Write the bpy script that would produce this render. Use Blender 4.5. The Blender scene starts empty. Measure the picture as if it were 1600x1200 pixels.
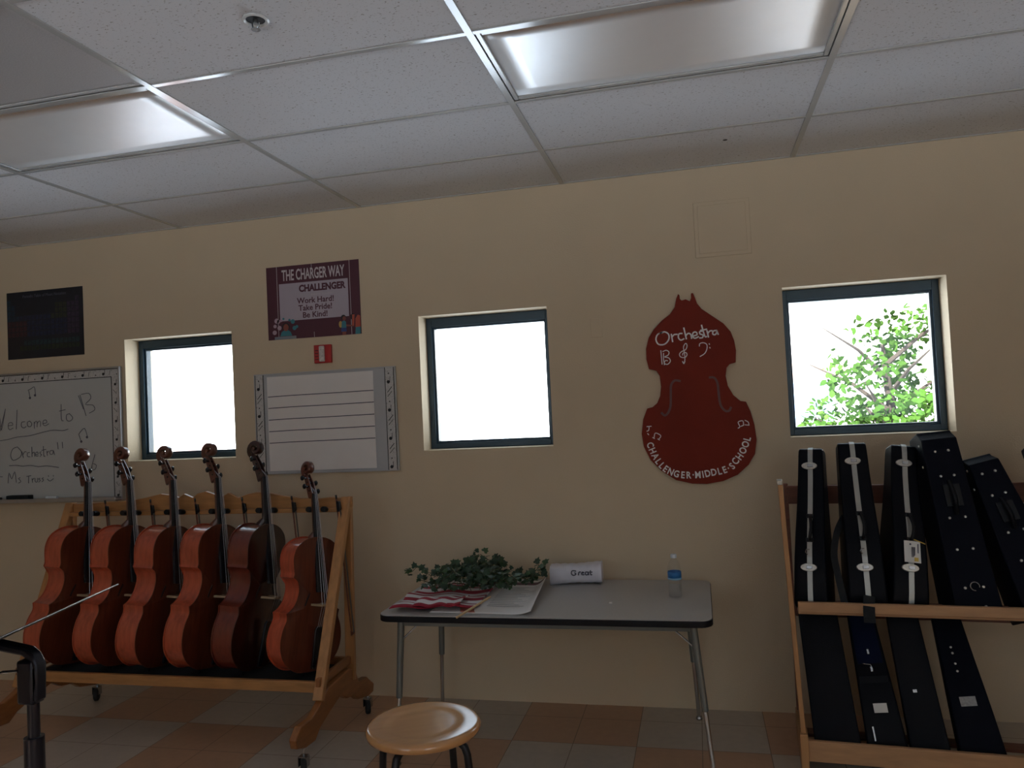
import bpy, bmesh, math, random
from mathutils import Vector, Matrix, noise as mnoise
PI = math.pi
random.seed(7)
sc = bpy.context.scene
C = sc.collection
CAM = {'R': [[0.971432, -0.230983, 0.054475], [0.232395, 0.972393, -0.021101], [-0.048097, 0.033158, 0.998292]], 'loc': [0.6596, -4.2149, 1.6278], 'f': 1200.51, 'H': 2.8715}
# ------------------------------------------------------------------ camera
cd = bpy.data.cameras.new('camera'); cam = bpy.data.objects.new('camera', cd); C.objects.link(cam)
_R = CAM['R']
cam.matrix_world = Matrix(((_R[0][0], _R[0][2], -_R[0][1], CAM['loc'][0]), (_R[1][0], _R[1][2], -_R[1][1], CAM['loc'][1]),
                           (_R[2][0], _R[2][2], -_R[2][1], CAM['loc'][2]), (0, 0, 0, 1)))
cd.sensor_width = 36; cd.lens = CAM['f'] / 1600 * 36; cd.clip_start = 0.02
sc.camera = cam
# ------------------------------------------------------------------ world, sun, exposure
SKY = 1.9; GFRONT = 7.5; GREAR = 17.0
w = bpy.data.worlds.new('world'); sc.world = w; w.use_nodes = True
_N = w.node_tree.nodes; _L = w.node_tree.links; bg = _N['Background']; bg.inputs[1].default_value = 1.0
_tc = _N.new('ShaderNodeTexCoord'); _sp = _N.new('ShaderNodeSeparateXYZ'); _L.new(_tc.outputs['Generated'], _sp.inputs[0])
_mr = _N.new('ShaderNodeMapRange'); _mr.inputs[1].default_value = -.22; _mr.inputs[2].default_value = -.03; _L.new(_sp.outputs['Z'], _mr.inputs[0])
_mx = _N.new('ShaderNodeMix'); _mx.data_type = 'RGBA'; _L.new(_mr.outputs[0], _mx.inputs[0])
_my = _N.new('ShaderNodeMapRange'); _my.inputs[1].default_value = -.35; _my.inputs[2].default_value = .25; _L.new(_sp.outputs['Y'], _my.inputs[0])
_mg = _N.new('ShaderNodeMix'); _mg.data_type = 'RGBA'; _L.new(_my.outputs[0], _mg.inputs[0])
_mg.inputs[6].default_value = (GREAR * .90, GREAR * .97, GREAR * 1.10, 1)         # bright ground glow added behind the room, feeds the ceiling bounce
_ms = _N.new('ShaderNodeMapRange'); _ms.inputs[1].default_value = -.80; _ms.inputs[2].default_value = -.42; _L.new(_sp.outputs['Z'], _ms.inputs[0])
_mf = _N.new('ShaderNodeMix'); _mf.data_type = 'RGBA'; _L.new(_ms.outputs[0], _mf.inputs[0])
_mf.inputs[6].default_value = (2.2 * .86, 2.2 * .97, 2.2 * 1.15, 1)               # ground glow at steep angles, building shade put into its colour
_mf.inputs[7].default_value = (GFRONT * .88, GFRONT * .97, GFRONT * 1.13, 1)      # ground glow further out, sunlight put into its colour
_L.new(_mf.outputs[2], _mg.inputs[7])
_L.new(_mg.outputs[2], _mx.inputs[6])
_mx.inputs[7].default_value = (SKY * .78, SKY * .90, SKY * 1.06, 1)               # sky above it
_L.new(_mx.outputs[2], bg.inputs[0])
sd = bpy.data.lights.new('sun', 'SUN'); sd.energy = 22; sd.angle = 0.01; sd.color = (1, .96, .88)
sun = bpy.data.objects.new('sun', sd); C.objects.link(sun); sun.rotation_euler = (math.radians(38), 0, math.radians(-25))
sc.view_settings.view_transform = 'Standard'; sc.view_settings.look = 'None'; sc.view_settings.gamma = 1
sc.view_settings.use_curve_mapping = False; sc.view_settings.exposure = 0.45
sc.cycles.max_bounces = 10; sc.cycles.diffuse_bounces = 6; sc.cycles.transparent_max_bounces = 12
sc.cycles.use_denoising = True; sc.cycles.sample_clamp_indirect = 6; sc.cycles.caustics_reflective = False

# ------------------------------------------------------------------ materials
def mat(name, col, rough=.5, metal=0, spec=.5, var=.06, vscale=8, bump=0, bscale=60, coat=0, trans=0, stretch=(1, 1, 1)):
    m = bpy.data.materials.new(name); m.use_nodes = True; nt = m.node_tree; N = nt.nodes; L = nt.links
    b = N['Principled BSDF']; b.inputs['Roughness'].default_value = rough; b.inputs['Metallic'].default_value = metal
    b.inputs['Specular IOR Level'].default_value = spec; b.inputs['Coat Weight'].default_value = coat
    b.inputs['Coat Roughness'].default_value = .08
    tc = N.new('ShaderNodeTexCoord'); mp = N.new('ShaderNodeMapping'); mp.inputs['Scale'].default_value = stretch
    L.new(tc.outputs['Object'], mp.inputs[0])
    nz = N.new('ShaderNodeTexNoise'); nz.inputs['Scale'].default_value = vscale; nz.inputs['Detail'].default_value = 4
    L.new(mp.outputs[0], nz.inputs['Vector'])
    rp = N.new('ShaderNodeValToRGB')
    rp.color_ramp.elements[0].position = .3; rp.color_ramp.elements[1].position = .7
    rp.color_ramp.elements[0].color = tuple(c * (1 - var) for c in col) + (1,)
    rp.color_ramp.elements[1].color = tuple(min(1, c * (1 + var)) for c in col) + (1,)
    L.new(nz.outputs['Fac'], rp.inputs[0]); L.new(rp.outputs[0], b.inputs['Base Color'])
    if bump:
        n2 = N.new('ShaderNodeTexNoise'); n2.inputs['Scale'].default_value = bscale; n2.inputs['Detail'].default_value = 3
        L.new(tc.outputs['Object'], n2.inputs['Vector'])
        bm_ = N.new('ShaderNodeBump'); bm_.inputs['Strength'].default_value = bump; bm_.inputs['Distance'].default_value = .003
        L.new(n2.outputs['Fac'], bm_.inputs['Height']); L.new(bm_.outputs[0], b.inputs['Normal'])
    return m
def mnode(N, op, a=None, b=None, v=None):
    n = N.new('ShaderNodeMath'); n.operation = op
    if v is not None: n.inputs[1].default_value = v
    return n
M = {}
M['wall'] = mat('wall_paint', (.61, .50, .355), .75, spec=.25, var=.02, vscale=3, bump=.35, bscale=140)
M['ext'] = mat('stucco', (.74, .70, .64), .9, var=.03)
M['reveal'] = M['wall']
M['frame'] = mat('window_frame_metal', (.018, .045, .07), .35, metal=.1, var=.1)
M['grid'] = mat('grid_metal_white', (.50, .51, .51), .16, spec=.6, var=.02)
M['fixture'] = mat('fixture_white', (.72, .73, .73), .3, var=.02)
M['diffuser'] = mat('prismatic_diffuser', (.96, .96, .97), .40, metal=.45, spec=1, var=.02, bump=.10, bscale=500)
M['diffuser'].node_tree.nodes['Principled BSDF'].inputs['IOR'].default_value = 2.3
M['grille'] = mat('return_air_grille', (.46, .46, .47), .5, var=.12, vscale=220)
M['wood'] = mat('honey_wood', (.40, .19, .065), .42, var=.16, vscale=5, stretch=(1.5, 9, 9), coat=.2)
M['wood_v'] = mat('honey_wood_upright', (.42, .20, .07), .42, var=.16, vscale=5, stretch=(9, 9, 1.2), coat=.2)
M['wood_foot'] = mat('honey_wood_foot', (.30, .115, .035), .42, var=.18, vscale=5, stretch=(9, 1.5, 9), coat=.2)
M['wood_red'] = mat('reddish_wood', (.17, .06, .035), .5, var=.2, vscale=5, stretch=(1.5, 9, 9))
M['wood_light'] = mat('pale_rack_wood', (.46, .26, .13), .45, var=.12, vscale=5, stretch=(1.5, 9, 9))
M['wood_light_v'] = mat('pale_rack_wood_upright', (.46, .24, .10), .45, var=.12, vscale=5, stretch=(9, 9, 1.2))
def cello_mats(tag, k, hue):
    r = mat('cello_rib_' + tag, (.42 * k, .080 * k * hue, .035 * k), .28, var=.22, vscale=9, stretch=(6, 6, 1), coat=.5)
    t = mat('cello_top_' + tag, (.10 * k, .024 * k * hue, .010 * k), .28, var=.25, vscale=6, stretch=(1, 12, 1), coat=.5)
    n = mat('cello_neck_' + tag, (.11 * k, .032 * k * hue, .018 * k), .28, var=.2, vscale=9, coat=.4)
    return r, t, n
CM = {'warm': cello_mats('warm', 1.0, 1.0), 'dark': cello_mats('dark', .33, .85), 'bright': cello_mats('bright', 1.1, .95)}
M['ebony'] = mat('ebony', (.012, .012, .015), .25, var=.2)
M['string'] = mat('steel_string', (.4, .4, .42), .3, metal=.9)
M['steel'] = mat('steel', (.45, .46, .47), .25, metal=.95)
M['chrome'] = mat('chrome', (.6, .6, .6), .12, metal=1)
M['blackplastic'] = mat('black_plastic', (.006, .006, .008), .45, spec=.25, var=.2)
M['rubber'] = mat('black_rubber', (.015, .015, .015), .7, var=.2)
M['felt'] = mat('black_felt', (.01, .012, .014), .9, var=.2, vscale=30)
M['maple'] = mat('bridge_maple', (.34, .24, .14), .5)
M['hair'] = mat('bow_hair', (.12, .10, .08), .5)
M['laminate'] = mat('grey_laminate', (.40, .39, .38), .30, spec=.5, var=.05, vscale=120)
M['tableleg'] = mat('grey_enamel_leg', (.17, .18, .17), .3, metal=.3)
M['stoolwood'] = mat('stool_birch', (.55, .27, .10), .2, spec=.6, var=.08, vscale=4, stretch=(1, 8, 1), coat=1)
M['stoolwood'].node_tree.nodes['Principled BSDF'].inputs['Coat Roughness'].default_value = .16
M['blackmetal'] = mat('black_metal', (.014, .014, .017), .35, metal=.4, var=.1)
M['standmetal'] = mat('stand_black_metal', (.022, .022, .032), .3, metal=.5, var=.1)
M['board'] = mat('whiteboard', (.50, .52, .52), .22, spec=.5, var=.01)
M['boardgrey'] = mat('board_grey', (.44, .45, .47), .3, var=.02)
M['paper'] = mat('paper', (.76, .73, .71), .7, var=.02)
M['alum'] = mat('aluminium', (.5, .5, .52), .3, metal=.9)
M['ink'] = mat('marker_ink', (.07, .07, .10), .6)
M['inkblack'] = mat('black_print', (.01, .01, .012), .6)
M['redbass'] = mat('bass_red_brown', (.19, .022, .011), .5, spec=.12, var=.14, vscale=3)
M['chalkwhite'] = mat('white_paint_marker', (.78, .76, .74), .6)
M['fhole'] = mat('f_hole_grey_paint', (.13, .06, .055), .6)
M['maroon'] = mat('poster_maroon', (.075, .012, .026), .5, var=.05)
M['postertext'] = mat('poster_grey_text', (.55, .5, .52), .5)
M['posterwhite'] = mat('poster_white', (.42, .37, .43), .5, var=.03)
M['navyposter'] = mat('poster_navy', (.008, .010, .018), .35, var=.2)
M['redplastic'] = mat('red_plastic', (.42, .02, .02), .35)
M['strobe'] = mat('strobe_lens', (.6, .55, .52), .15, var=.25, vscale=120)
M['caseblack'] = mat('case_black_vinyl', (.0020, .0024, .0050), .45, spec=.12, var=.15, bump=.3, bscale=300)
M['casenavy'] = mat('case_navy_cordura', (.0028, .0036, .0090), .6, spec=.10, var=.15, bump=.4, bscale=400)
M['caseblue'] = mat('case_blue_cloth', (.003, .007, .028), .7, spec=.1, var=.2, bump=.4, bscale=400)
M['strip'] = mat('aluminium_valance', (.42, .42, .39), .38, metal=.6)
M['latch'] = mat('nickel_latch', (.55, .53, .48), .35, metal=.6, var=.15, vscale=90)
M['tagwhite'] = mat('tag_white', (.7, .7, .68), .5)
M['tagyellow'] = mat('tag_yellow', (.65, .45, .08), .5)
M['tape'] = mat('duct_tape', (.32, .32, .31), .45, var=.2, vscale=120)
M['leaf'] = mat('ivy_leaf', (.016, .042, .016), .5, var=.5, vscale=25)
M['leaf2'] = mat('ivy_leaf_light', (.030, .07, .022), .5, var=.4, vscale=25)
M['stem'] = mat('plant_stem', (.06, .06, .02), .6)
M['stick'] = mat('pale_stick', (.55, .38, .2), .5)
M['coral'] = mat('coral_print', (.5, .17, .12), .6)
M['capwhite'] = mat('cap_white', (.7, .75, .8), .4)
M['labelblue'] = mat('label_blue', (.02, .16, .42), .4, var=.2, vscale=40)
M['labelpale'] = mat('label_pale_blue', (.25, .5, .7), .4)
M['bark'] = mat('bark', (.045, .032, .024), .9)
M['treeleaf'] = mat('tree_leaf_green', (.038, .085, .014), .9, spec=.05, var=.6, vscale=2)
M['plasticbag'] = mat('white_plastic_wrap', (.66, .66, .74), .35, var=.06, vscale=20)
def glassmat(name, tint, refl):
    m = bpy.data.materials.new(name); m.use_nodes = True; nt = m.node_tree; N = nt.nodes; L = nt.links
    N.remove(N['Principled BSDF']); out = N['Material Output']
    t = N.new('ShaderNodeBsdfTransparent'); t.inputs[0].default_value = tint + (1,)
    g = N.new('ShaderNodeBsdfGlossy'); g.inputs['Roughness'].default_value = .03
    nz = N.new('ShaderNodeTexNoise'); nz.inputs['Scale'].default_value = 5
    f = N.new('ShaderNodeFresnel'); f.inputs[0].default_value = 1.45
    mu = mnode(N, 'MULTIPLY', v=refl); L.new(f.outputs[0], mu.inputs[0])
    ge = N.new('ShaderNodeNewGeometry'); iv = mnode(N, 'SUBTRACT'); iv.inputs[0].default_value = 1; L.new(ge.outputs['Backfacing'], iv.inputs[1]); m3 = mnode(N, 'MULTIPLY'); L.new(mu.outputs[0], m3.inputs[0]); L.new(iv.outputs[0], m3.inputs[1])
    x = N.new('ShaderNodeMixShader'); L.new(m3.outputs[0], x.inputs[0]); L.new(t.outputs[0], x.inputs[1]); L.new(g.outputs[0], x.inputs[2])
    L.new(x.outputs[0], out.inputs[0]); return m
M['glass'] = glassmat('window_glass', (.93, .96, .96), 1)
M['pet'] = glassmat('clear_plastic', (.965, .975, .985), 1.4)
# floor tiles: two-foot squares of cream and tan made of one-foot tiles
def floor_mat():
    m = bpy.data.materials.new('vinyl_floor_tiles'); m.use_nodes = True; nt = m.node_tree; N = nt.nodes; L = nt.links
    b = N['Principled BSDF']; b.inputs['Roughness'].default_value = .33; b.inputs['Specular IOR Level'].default_value = .4
    tc = N.new('ShaderNodeTexCoord'); sp = N.new('ShaderNodeSeparateXYZ'); L.new(tc.outputs['Object'], sp.inputs[0])
    fl = []; gr = []
    for ax, off in (('X', .3121), ('Y', .4926)):
        a = mnode(N, 'ADD', v=off + 60.96); L.new(sp.outputs[ax], a.inputs[0])
        d = mnode(N, 'DIVIDE', v=.6096); L.new(a.outputs[0], d.inputs[0])
        f = mnode(N, 'FLOOR'); L.new(d.outputs[0], f.inputs[0]); fl.append(f)
        d2 = mnode(N, 'DIVIDE', v=.3048); L.new(a.outputs[0], d2.inputs[0])
        fr = mnode(N, 'FRACT'); L.new(d2.outputs[0], fr.inputs[0])
        pp = mnode(N, 'PINGPONG', v=.5); L.new(fr.outputs[0], pp.inputs[0])
        lt = mnode(N, 'LESS_THAN', v=.006); L.new(pp.outputs[0], lt.inputs[0]); gr.append(lt)
    s = mnode(N, 'ADD'); L.new(fl[0].outputs[0], s.inputs[0]); L.new(fl[1].outputs[0], s.inputs[1])
    md = mnode(N, 'MODULO', v=2); L.new(s.outputs[0], md.inputs[0])
    mx = N.new('ShaderNodeMix'); mx.data_type = 'RGBA'; L.new(md.outputs[0], mx.inputs[0])
    mx.inputs[6].default_value = (.50, .30, .19, 1); mx.inputs[7].default_value = (.50, .43, .36, 1)
    nz = N.new('ShaderNodeTexNoise'); nz.inputs['Scale'].default_value = 25; nz.inputs['Detail'].default_value = 6; L.new(tc.outputs['Object'], nz.inputs['Vector'])
    mr = N.new('ShaderNodeMapRange'); mr.inputs[3].default_value = .88; mr.inputs[4].default_value = 1.1; L.new(nz.outputs['Fac'], mr.inputs[0])
    m2 = N.new('ShaderNodeMix'); m2.data_type = 'RGBA'; m2.blend_type = 'MULTIPLY'; m2.inputs[0].default_value = 1
    L.new(mx.outputs[2], m2.inputs[6]); L.new(mr.outputs[0], m2.inputs[7])
    g = mnode(N, 'MAXIMUM'); L.new(gr[0].outputs[0], g.inputs[0]); L.new(gr[1].outputs[0], g.inputs[1])
    m3 = N.new('ShaderNodeMix'); m3.data_type = 'RGBA'; L.new(g.outputs[0], m3.inputs[0]); L.new(m2.outputs[2], m3.inputs[6])
    m3.inputs[7].default_value = (.2, .14, .09, 1); L.new(m3.outputs[2], b.inputs['Base Color'])
    return m
M['floor'] = floor_mat()
def tile_mat():
    m = bpy.data.materials.new('fissured_ceiling_tile'); m.use_nodes = True; nt = m.node_tree; N = nt.nodes; L = nt.links
    b = N['Principled BSDF']; b.inputs['Roughness'].default_value = .95; b.inputs['Specular IOR Level'].default_value = .1
    tc = N.new('ShaderNodeTexCoord'); mp = N.new('ShaderNodeMapping'); mp.inputs['Scale'].default_value = (95, 170, 95); L.new(tc.outputs['Object'], mp.inputs[0])
    nz = N.new('ShaderNodeTexNoise'); nz.inputs['Scale'].default_value = 1; nz.inputs['Detail'].default_value = 2; nz.inputs['Distortion'].default_value = .6
    L.new(mp.outputs[0], nz.inputs['Vector'])
    r = N.new('ShaderNodeValToRGB'); r.color_ramp.elements[0].position = .30; r.color_ramp.elements[1].position = .37
    r.color_ramp.elements[0].color = (.36, .35, .34, 1); r.color_ramp.elements[1].color = (.77, .79, .83, 1)
    L.new(nz.outputs['Fac'], r.inputs[0]); L.new(r.outputs[0], b.inputs['Base Color'])
    bp = N.new('ShaderNodeBump'); bp.inputs['Strength'].default_value = .5; bp.inputs['Distance'].default_value = .003
    L.new(r.outputs[0], bp.inputs['Height']); L.new(bp.outputs[0], b.inputs['Normal'])
    return m
M['tile'] = tile_mat()
def stripes_mat(name, c1, c2, period, axis='Y', off=0):
    m = bpy.data.materials.new(name); m.use_nodes = True; nt = m.node_tree; N = nt.nodes; L = nt.links
    b = N['Principled BSDF']; b.inputs['Roughness'].default_value = .8
    tc = N.new('ShaderNodeTexCoord'); sp = N.new('ShaderNodeSeparateXYZ'); L.new(tc.outputs['UV' if axis in 'UV' else 'Object'], sp.inputs[0])
    a = mnode(N, 'ADD', v=off + 10 * period); L.new(sp.outputs[{'U': 'X', 'V': 'Y'}.get(axis, axis)], a.inputs[0])
    d = mnode(N, 'DIVIDE', v=period); L.new(a.outputs[0], d.inputs[0]); f = mnode(N, 'FRACT'); L.new(d.outputs[0], f.inputs[0])
    g = mnode(N, 'GREATER_THAN', v=.5); L.new(f.outputs[0], g.inputs[0])
    mx = N.new('ShaderNodeMix'); mx.data_type = 'RGBA'; L.new(g.outputs[0], mx.inputs[0])
    mx.inputs[6].default_value = c1 + (1,); mx.inputs[7].default_value = c2 + (1,); L.new(mx.outputs[2], b.inputs['Base Color'])
    return m
M['flag_fold'] = stripes_mat('flag_fold_stripes', (.30, .012, .03), (.68, .64, .64), 1 / 2.0, 'V', .1)
M['flag'] = stripes_mat('flag_stripes', (.30, .012, .03), (.68, .64, .64), 1 / 6.5, 'V', .02)
# border strip with black music notes on white: speckle texture
def border_mat():
    m = bpy.data.materials.new('music_note_border'); m.use_nodes = True; nt = m.node_tree; N = nt.nodes; L = nt.links
    b = N['Principled BSDF']; b.inputs['Roughness'].default_value = .6
    tc = N.new('ShaderNodeTexCoord'); nz = N.new('ShaderNodeTexNoise'); nz.inputs['Scale'].default_value = 75; nz.inputs['Detail'].default_value = 1; nz.inputs['Distortion'].default_value = 2
    L.new(tc.outputs['Object'], nz.inputs['Vector'])
    r = N.new('ShaderNodeValToRGB'); e = r.color_ramp.elements
    e[0].position = .465; e[0].color = (.55, .54, .53, 1); e[1].position = .495; e[1].color = (.12, .12, .12, 1)
    x = r.color_ramp.elements.new(.525); x.color = (.55, .54, .53, 1)
    L.new(nz.outputs['Fac'], r.inputs[0]); L.new(r.outputs[0], b.inputs['Base Color']); return m
M['border'] = border_mat()

# ------------------------------------------------------------------ mesh helpers
class MB:
    def __init__(s): s.bm = bmesh.new(); s.uv = None
    def box(s, lo, hi, mtx=None):
        x0, y0, z0 = lo; x1, y1, z1 = hi
        v = [s.bm.verts.new(p) for p in ((x0, y0, z0), (x1, y0, z0), (x1, y1, z0), (x0, y1, z0), (x0, y0, z1), (x1, y0, z1), (x1, y1, z1), (x0, y1, z1))]
        for f in ((3, 2, 1, 0), (4, 5, 6, 7), (0, 1, 5, 4), (1, 2, 6, 5), (2, 3, 7, 6), (3, 0, 4, 7)): s.bm.faces.new([v[i] for i in f])
        if mtx: bmesh.ops.transform(s.bm, matrix=mtx, verts=v)
        return s
    def beam(s, a, b, wx, wy, up=(0, 0, 1)):
        a = Vector(a); b = Vector(b); d = b - a; z = d.normalized(); u = Vector(up)
        if abs(z.dot(u)) > .95: u = Vector((0, 1, 0))
        x = u.cross(z).normalized(); y = z.cross(x)
        m = Matrix(((x.x, y.x, z.x, a.x), (x.y, y.y, z.y, a.y), (x.z, y.z, z.z, a.z), (0, 0, 0, 1)))
        return s.box((-wx / 2, -wy / 2, 0), (wx / 2, wy / 2, d.length), m)
    def tube(s, pts, r, n=10, cap=True, sx=1):
        pts = [Vector(p) for p in pts]; rs = r if isinstance(r, (list, tuple)) else [r] * len(pts); rings = []
        prev = None
        for i, p in enumerate(pts):
            d = (pts[min(i + 1, len(pts) - 1)] - pts[max(i - 1, 0)]).normalized()
            if prev is None:
                u = Vector((0, 0, 1)) if abs(d.z) < .9 else Vector((0, 1, 0)); prev = (u - d * u.dot(d)).normalized()
            else: prev = (prev - d * prev.dot(d)).normalized()
            w_ = d.cross(prev)
            rings.append([s.bm.verts.new(p + (prev * math.cos(2 * PI * k / n) + w_ * sx * math.sin(2 * PI * k / n)) * rs[i]) for k in range(n)])
        for a, b in zip(rings, rings[1:]):
            for k in range(n): s.bm.faces.new((a[k], a[(k + 1) % n], b[(k + 1) % n], b[k]))
        if cap: s.bm.faces.new(rings[0][::-1]); s.bm.faces.new(rings[-1])
        return s
    def lathe(s, prof, n=24, c=(0, 0, 0), mtx=None):
        rings = []; new = []
        for r, z in prof:
            if r < 1e-6: v = [s.bm.verts.new((c[0], c[1], c[2] + z))]
            else: v = [s.bm.verts.new((c[0] + r * math.cos(2 * PI * k / n), c[1] + r * math.sin(2 * PI * k / n), c[2] + z)) for k in range(n)]
            rings.append(v); new += v
        for a, b in zip(rings, rings[1:]):
            for k in range(n):
                if len(a) == 1 and len(b) == 1: continue
                if len(a) == 1: s.bm.faces.new((a[0], b[(k + 1) % n], b[k]))
                elif len(b) == 1: s.bm.faces.new((a[k], a[(k + 1) % n], b[0]))
                else: s.bm.faces.new((a[k], a[(k + 1) % n], b[(k + 1) % n], b[k]))
        if mtx: bmesh.ops.transform(s.bm, matrix=mtx, verts=new)
        return s
    def prism(s, pts, fn0, fn1):
        a = [s.bm.verts.new(fn0(*p)) for p in pts]; b = [s.bm.verts.new(fn1(*p)) for p in pts]; n = len(pts)
        for k in range(n): s.bm.faces.new((a[k], a[(k + 1) % n], b[(k + 1) % n], b[k]))
        s.bm.faces.new(a[::-1]); s.bm.faces.new(b); return s
    def ribbon(s, pts, w_, y0, th=.0006):
        """flat pen stroke on the wall: pts in x,z at depth y0"""
        P = [Vector(p) for p in pts]; P = [p for i, p in enumerate(P) if i == 0 or (p - P[i - 1]).length > 1e-5]
        if len(P) < 2: return s
        F0 = []; n = len(P)
        for i, p in enumerate(P):
            d = (P[min(i + 1, n - 1)] - P[max(i - 1, 0)])
            if d.length < 1e-6: d = P[i] - P[i - 1]
            d.normalize(); q = Vector((-d.y, d.x)) * w_ / 2; e = d * w_ * .35 * (-1 if i == 0 else 1 if i == n - 1 else 0)
            F0.append([s.bm.verts.new((v.x, y0 + dy, v.y)) for v, dy in ((p - q + e, 0), (p + q + e, 0), (p + q + e, -th), (p - q + e, -th))])
        for r0, r1 in zip(F0, F0[1:]):
            for k in range(4): s.bm.faces.new((r0[k], r0[(k + 1) % 4], r1[(k + 1) % 4], r1[k]))
        s.bm.faces.new(F0[0]); s.bm.faces.new(F0[-1][::-1])
        return s
    def grid(s, fn, nu, nv, uv=False):
        V = [[s.bm.verts.new(fn(i / nu, j / nv)) for j in range(nv + 1)] for i in range(nu + 1)]
        if uv: s.uv = s.uv or s.bm.loops.layers.uv.new('UVMap')
        for i in range(nu):
            for j in range(nv):
                f = s.bm.faces.new((V[i][j], V[i + 1][j], V[i + 1][j + 1], V[i][j + 1]))
                if uv:
                    for l, (a, b) in zip(f.loops, ((i, j), (i + 1, j), (i + 1, j + 1), (i, j + 1))): l[s.uv].uv = (a / nu, b / nv)
        return s
    def build(s, name, m, parent=None, bevel=0, smooth=True, solid=0, seg=2, kind=None, subsurf=0, angle=35):
        bmesh.ops.recalc_face_normals(s.bm, faces=s.bm.faces)
        me = bpy.data.meshes.new(name); s.bm.to_mesh(me); s.bm.free()
        for x in (m if isinstance(m, (list, tuple)) else [m]): me.materials.append(x)
        if smooth:
            me.polygons.foreach_set('use_smooth', [True] * len(me.polygons)); me.set_sharp_from_angle(angle=math.radians(angle))
        o = bpy.data.objects.new(name, me); C.objects.link(o)
        if parent: o.parent = parent
        if solid: md = o.modifiers.new('solid', 'SOLIDIFY'); md.thickness = solid; md.offset = 0
        if bevel: md = o.modifiers.new('bevel', 'BEVEL'); md.width = bevel; md.segments = seg; md.limit_method = 'ANGLE'; md.angle_limit = .6
        if subsurf: md = o.modifiers.new('sub', 'SUBSURF'); md.levels = subsurf; md.render_levels = subsurf
        if kind: o['kind'] = kind
        return o
def tag(o, label, cat, group=None):
    o['label'] = label; o['category'] = cat
    if group: o['group'] = group
    return o
def thing(name, label, cat, loc=(0, 0, 0), rot=(0, 0, 0), group=None):
    o = bpy.data.objects.new(name, None); C.objects.link(o); o.location = loc; o.rotation_euler = rot; o.empty_display_size = .1
    return tag(o, label, cat, group)
def copy_thing(root):
    r = root.copy(); C.objects.link(r)
    for ch in list(root.children):
        c = ch.copy(); C.objects.link(c); c.parent = r
        for g in list(ch.children):
            d = g.copy(); C.objects.link(d); d.parent = c
    return r
def smoothpts(pts, k=4, closed=False):
    P = [Vector(p) for p in pts]; n = len(P); out = []
    rng = range(n) if closed else range(n - 1)
    for i in rng:
        if closed: a, b, c, d = P[(i - 1) % n], P[i], P[(i + 1) % n], P[(i + 2) % n]
        else: a, b, c, d = P[max(i - 1, 0)], P[i], P[i + 1], P[min(i + 2, n - 1)]
        for j in range(k):
            t = j / k
            out.append(tuple(.5 * ((2 * b) + (c - a) * t + (2 * a - 5 * b + 4 * c - d) * t * t + (3 * b - a - 3 * c + d) * t ** 3)))
    if not closed: out.append(tuple(P[-1]))
    return out
def text_into(mb, s, size, mtx, extrude=.0004, shear=0, bold=0, align='CENTER', spacing=1, sx=1):
    cu = bpy.data.curves.new('t', 'FONT'); cu.body = s; cu.size = size; cu.extrude = extrude; cu.shear = shear; cu.offset = bold
    cu.align_x = align; cu.align_y = 'CENTER'; cu.space_character = spacing; cu.resolution_u = 3
    ob = bpy.data.objects.new('t', cu); C.objects.link(ob)
    me = bpy.data.meshes.new_from_object(ob, depsgraph=bpy.context.evaluated_depsgraph_get())
    n0 = len(mb.bm.verts); mb.bm.from_mesh(me); mb.bm.verts.ensure_lookup_table()
    bmesh.ops.transform(mb.bm, matrix=mtx @ Matrix.Rotation(PI / 2, 4, 'X') @ Matrix.Diagonal((sx, 1, 1, 1)), verts=mb.bm.verts[n0:])
    C.objects.unlink(ob); bpy.data.objects.remove(ob); bpy.data.curves.remove(cu); bpy.data.meshes.remove(me)
    return mb
T = Matrix.Translation

# ------------------------------------------------------------------ room shell
H = CAM['H']; G = .6096; CX0, CX1, CY0 = -5.6, 4.6, -8.4
WIN = [(-2.884, -2.109), (-.883, -.122), (1.128, 1.9065)]; WZ0, WZ1 = 1.415, 2.195
def wall_holes(name, y0, y1, holes, mats):
    """wall in the xz plane between depths y0 (room side) and y1 (outside) with reveals"""
    xs = sorted({CX0 - .25, CX1 + .25} | {h[0] for h in holes} | {h[1] for h in holes}); zs = sorted({0, H + .3} | {h[2] for h in holes} | {h[3] for h in holes})
    inside = lambda x, z: any(h[0] < x < h[1] and h[2] < z < h[3] for h in holes)
    mb = MB(); vc = {}
    def v(x, y, z):
        k = (round(x, 4), round(y, 4), round(z, 4))
        if k not in vc: vc[k] = mb.bm.verts.new(k)
        return vc[k]
    for xa, xb in zip(xs, xs[1:]):
        for za, zb in zip(zs, zs[1:]):
            if inside((xa + xb) / 2, (za + zb) / 2): continue
            for y in (y0, y1): mb.bm.faces.new((v(xa, y, za), v(xb, y, za), v(xb, y, zb), v(xa, y, zb)))
    for a, b, c, d in [(h[0], h[1], h[2], h[3]) for h in holes] + [(xs[0], xs[-1], 0, H + .3)]:
        for (xa, za), (xb, zb) in (((a, c), (b, c)), ((b, c), (b, d)), ((b, d), (a, d)), ((a, d), (a, c))):
            if a == xs[0]:   # split outer edges is unnecessary
                pass
            mb.bm.faces.new((mb.bm.verts.new((xa, y0, za)), mb.bm.verts.new((xb, y0, zb)), mb.bm.verts.new((xb, y1, zb)), mb.bm.verts.new((xa, y1, za))))
    return mb.build(name, mats, kind='structure', smooth=False)
wall_holes('wall_back', 0, .26, [(a, b, WZ0, WZ1) for a, b in WIN], M['wall'])
RW = [(-2.6, -0.9), (2.2, 4.1)]  # unseen windows behind the camera, added and sized to let in fill light
wall_holes('wall_front', CY0, CY0 - .26, [(a, b, 1.2, 2.6) for a, b in RW], M['wall'])
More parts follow.
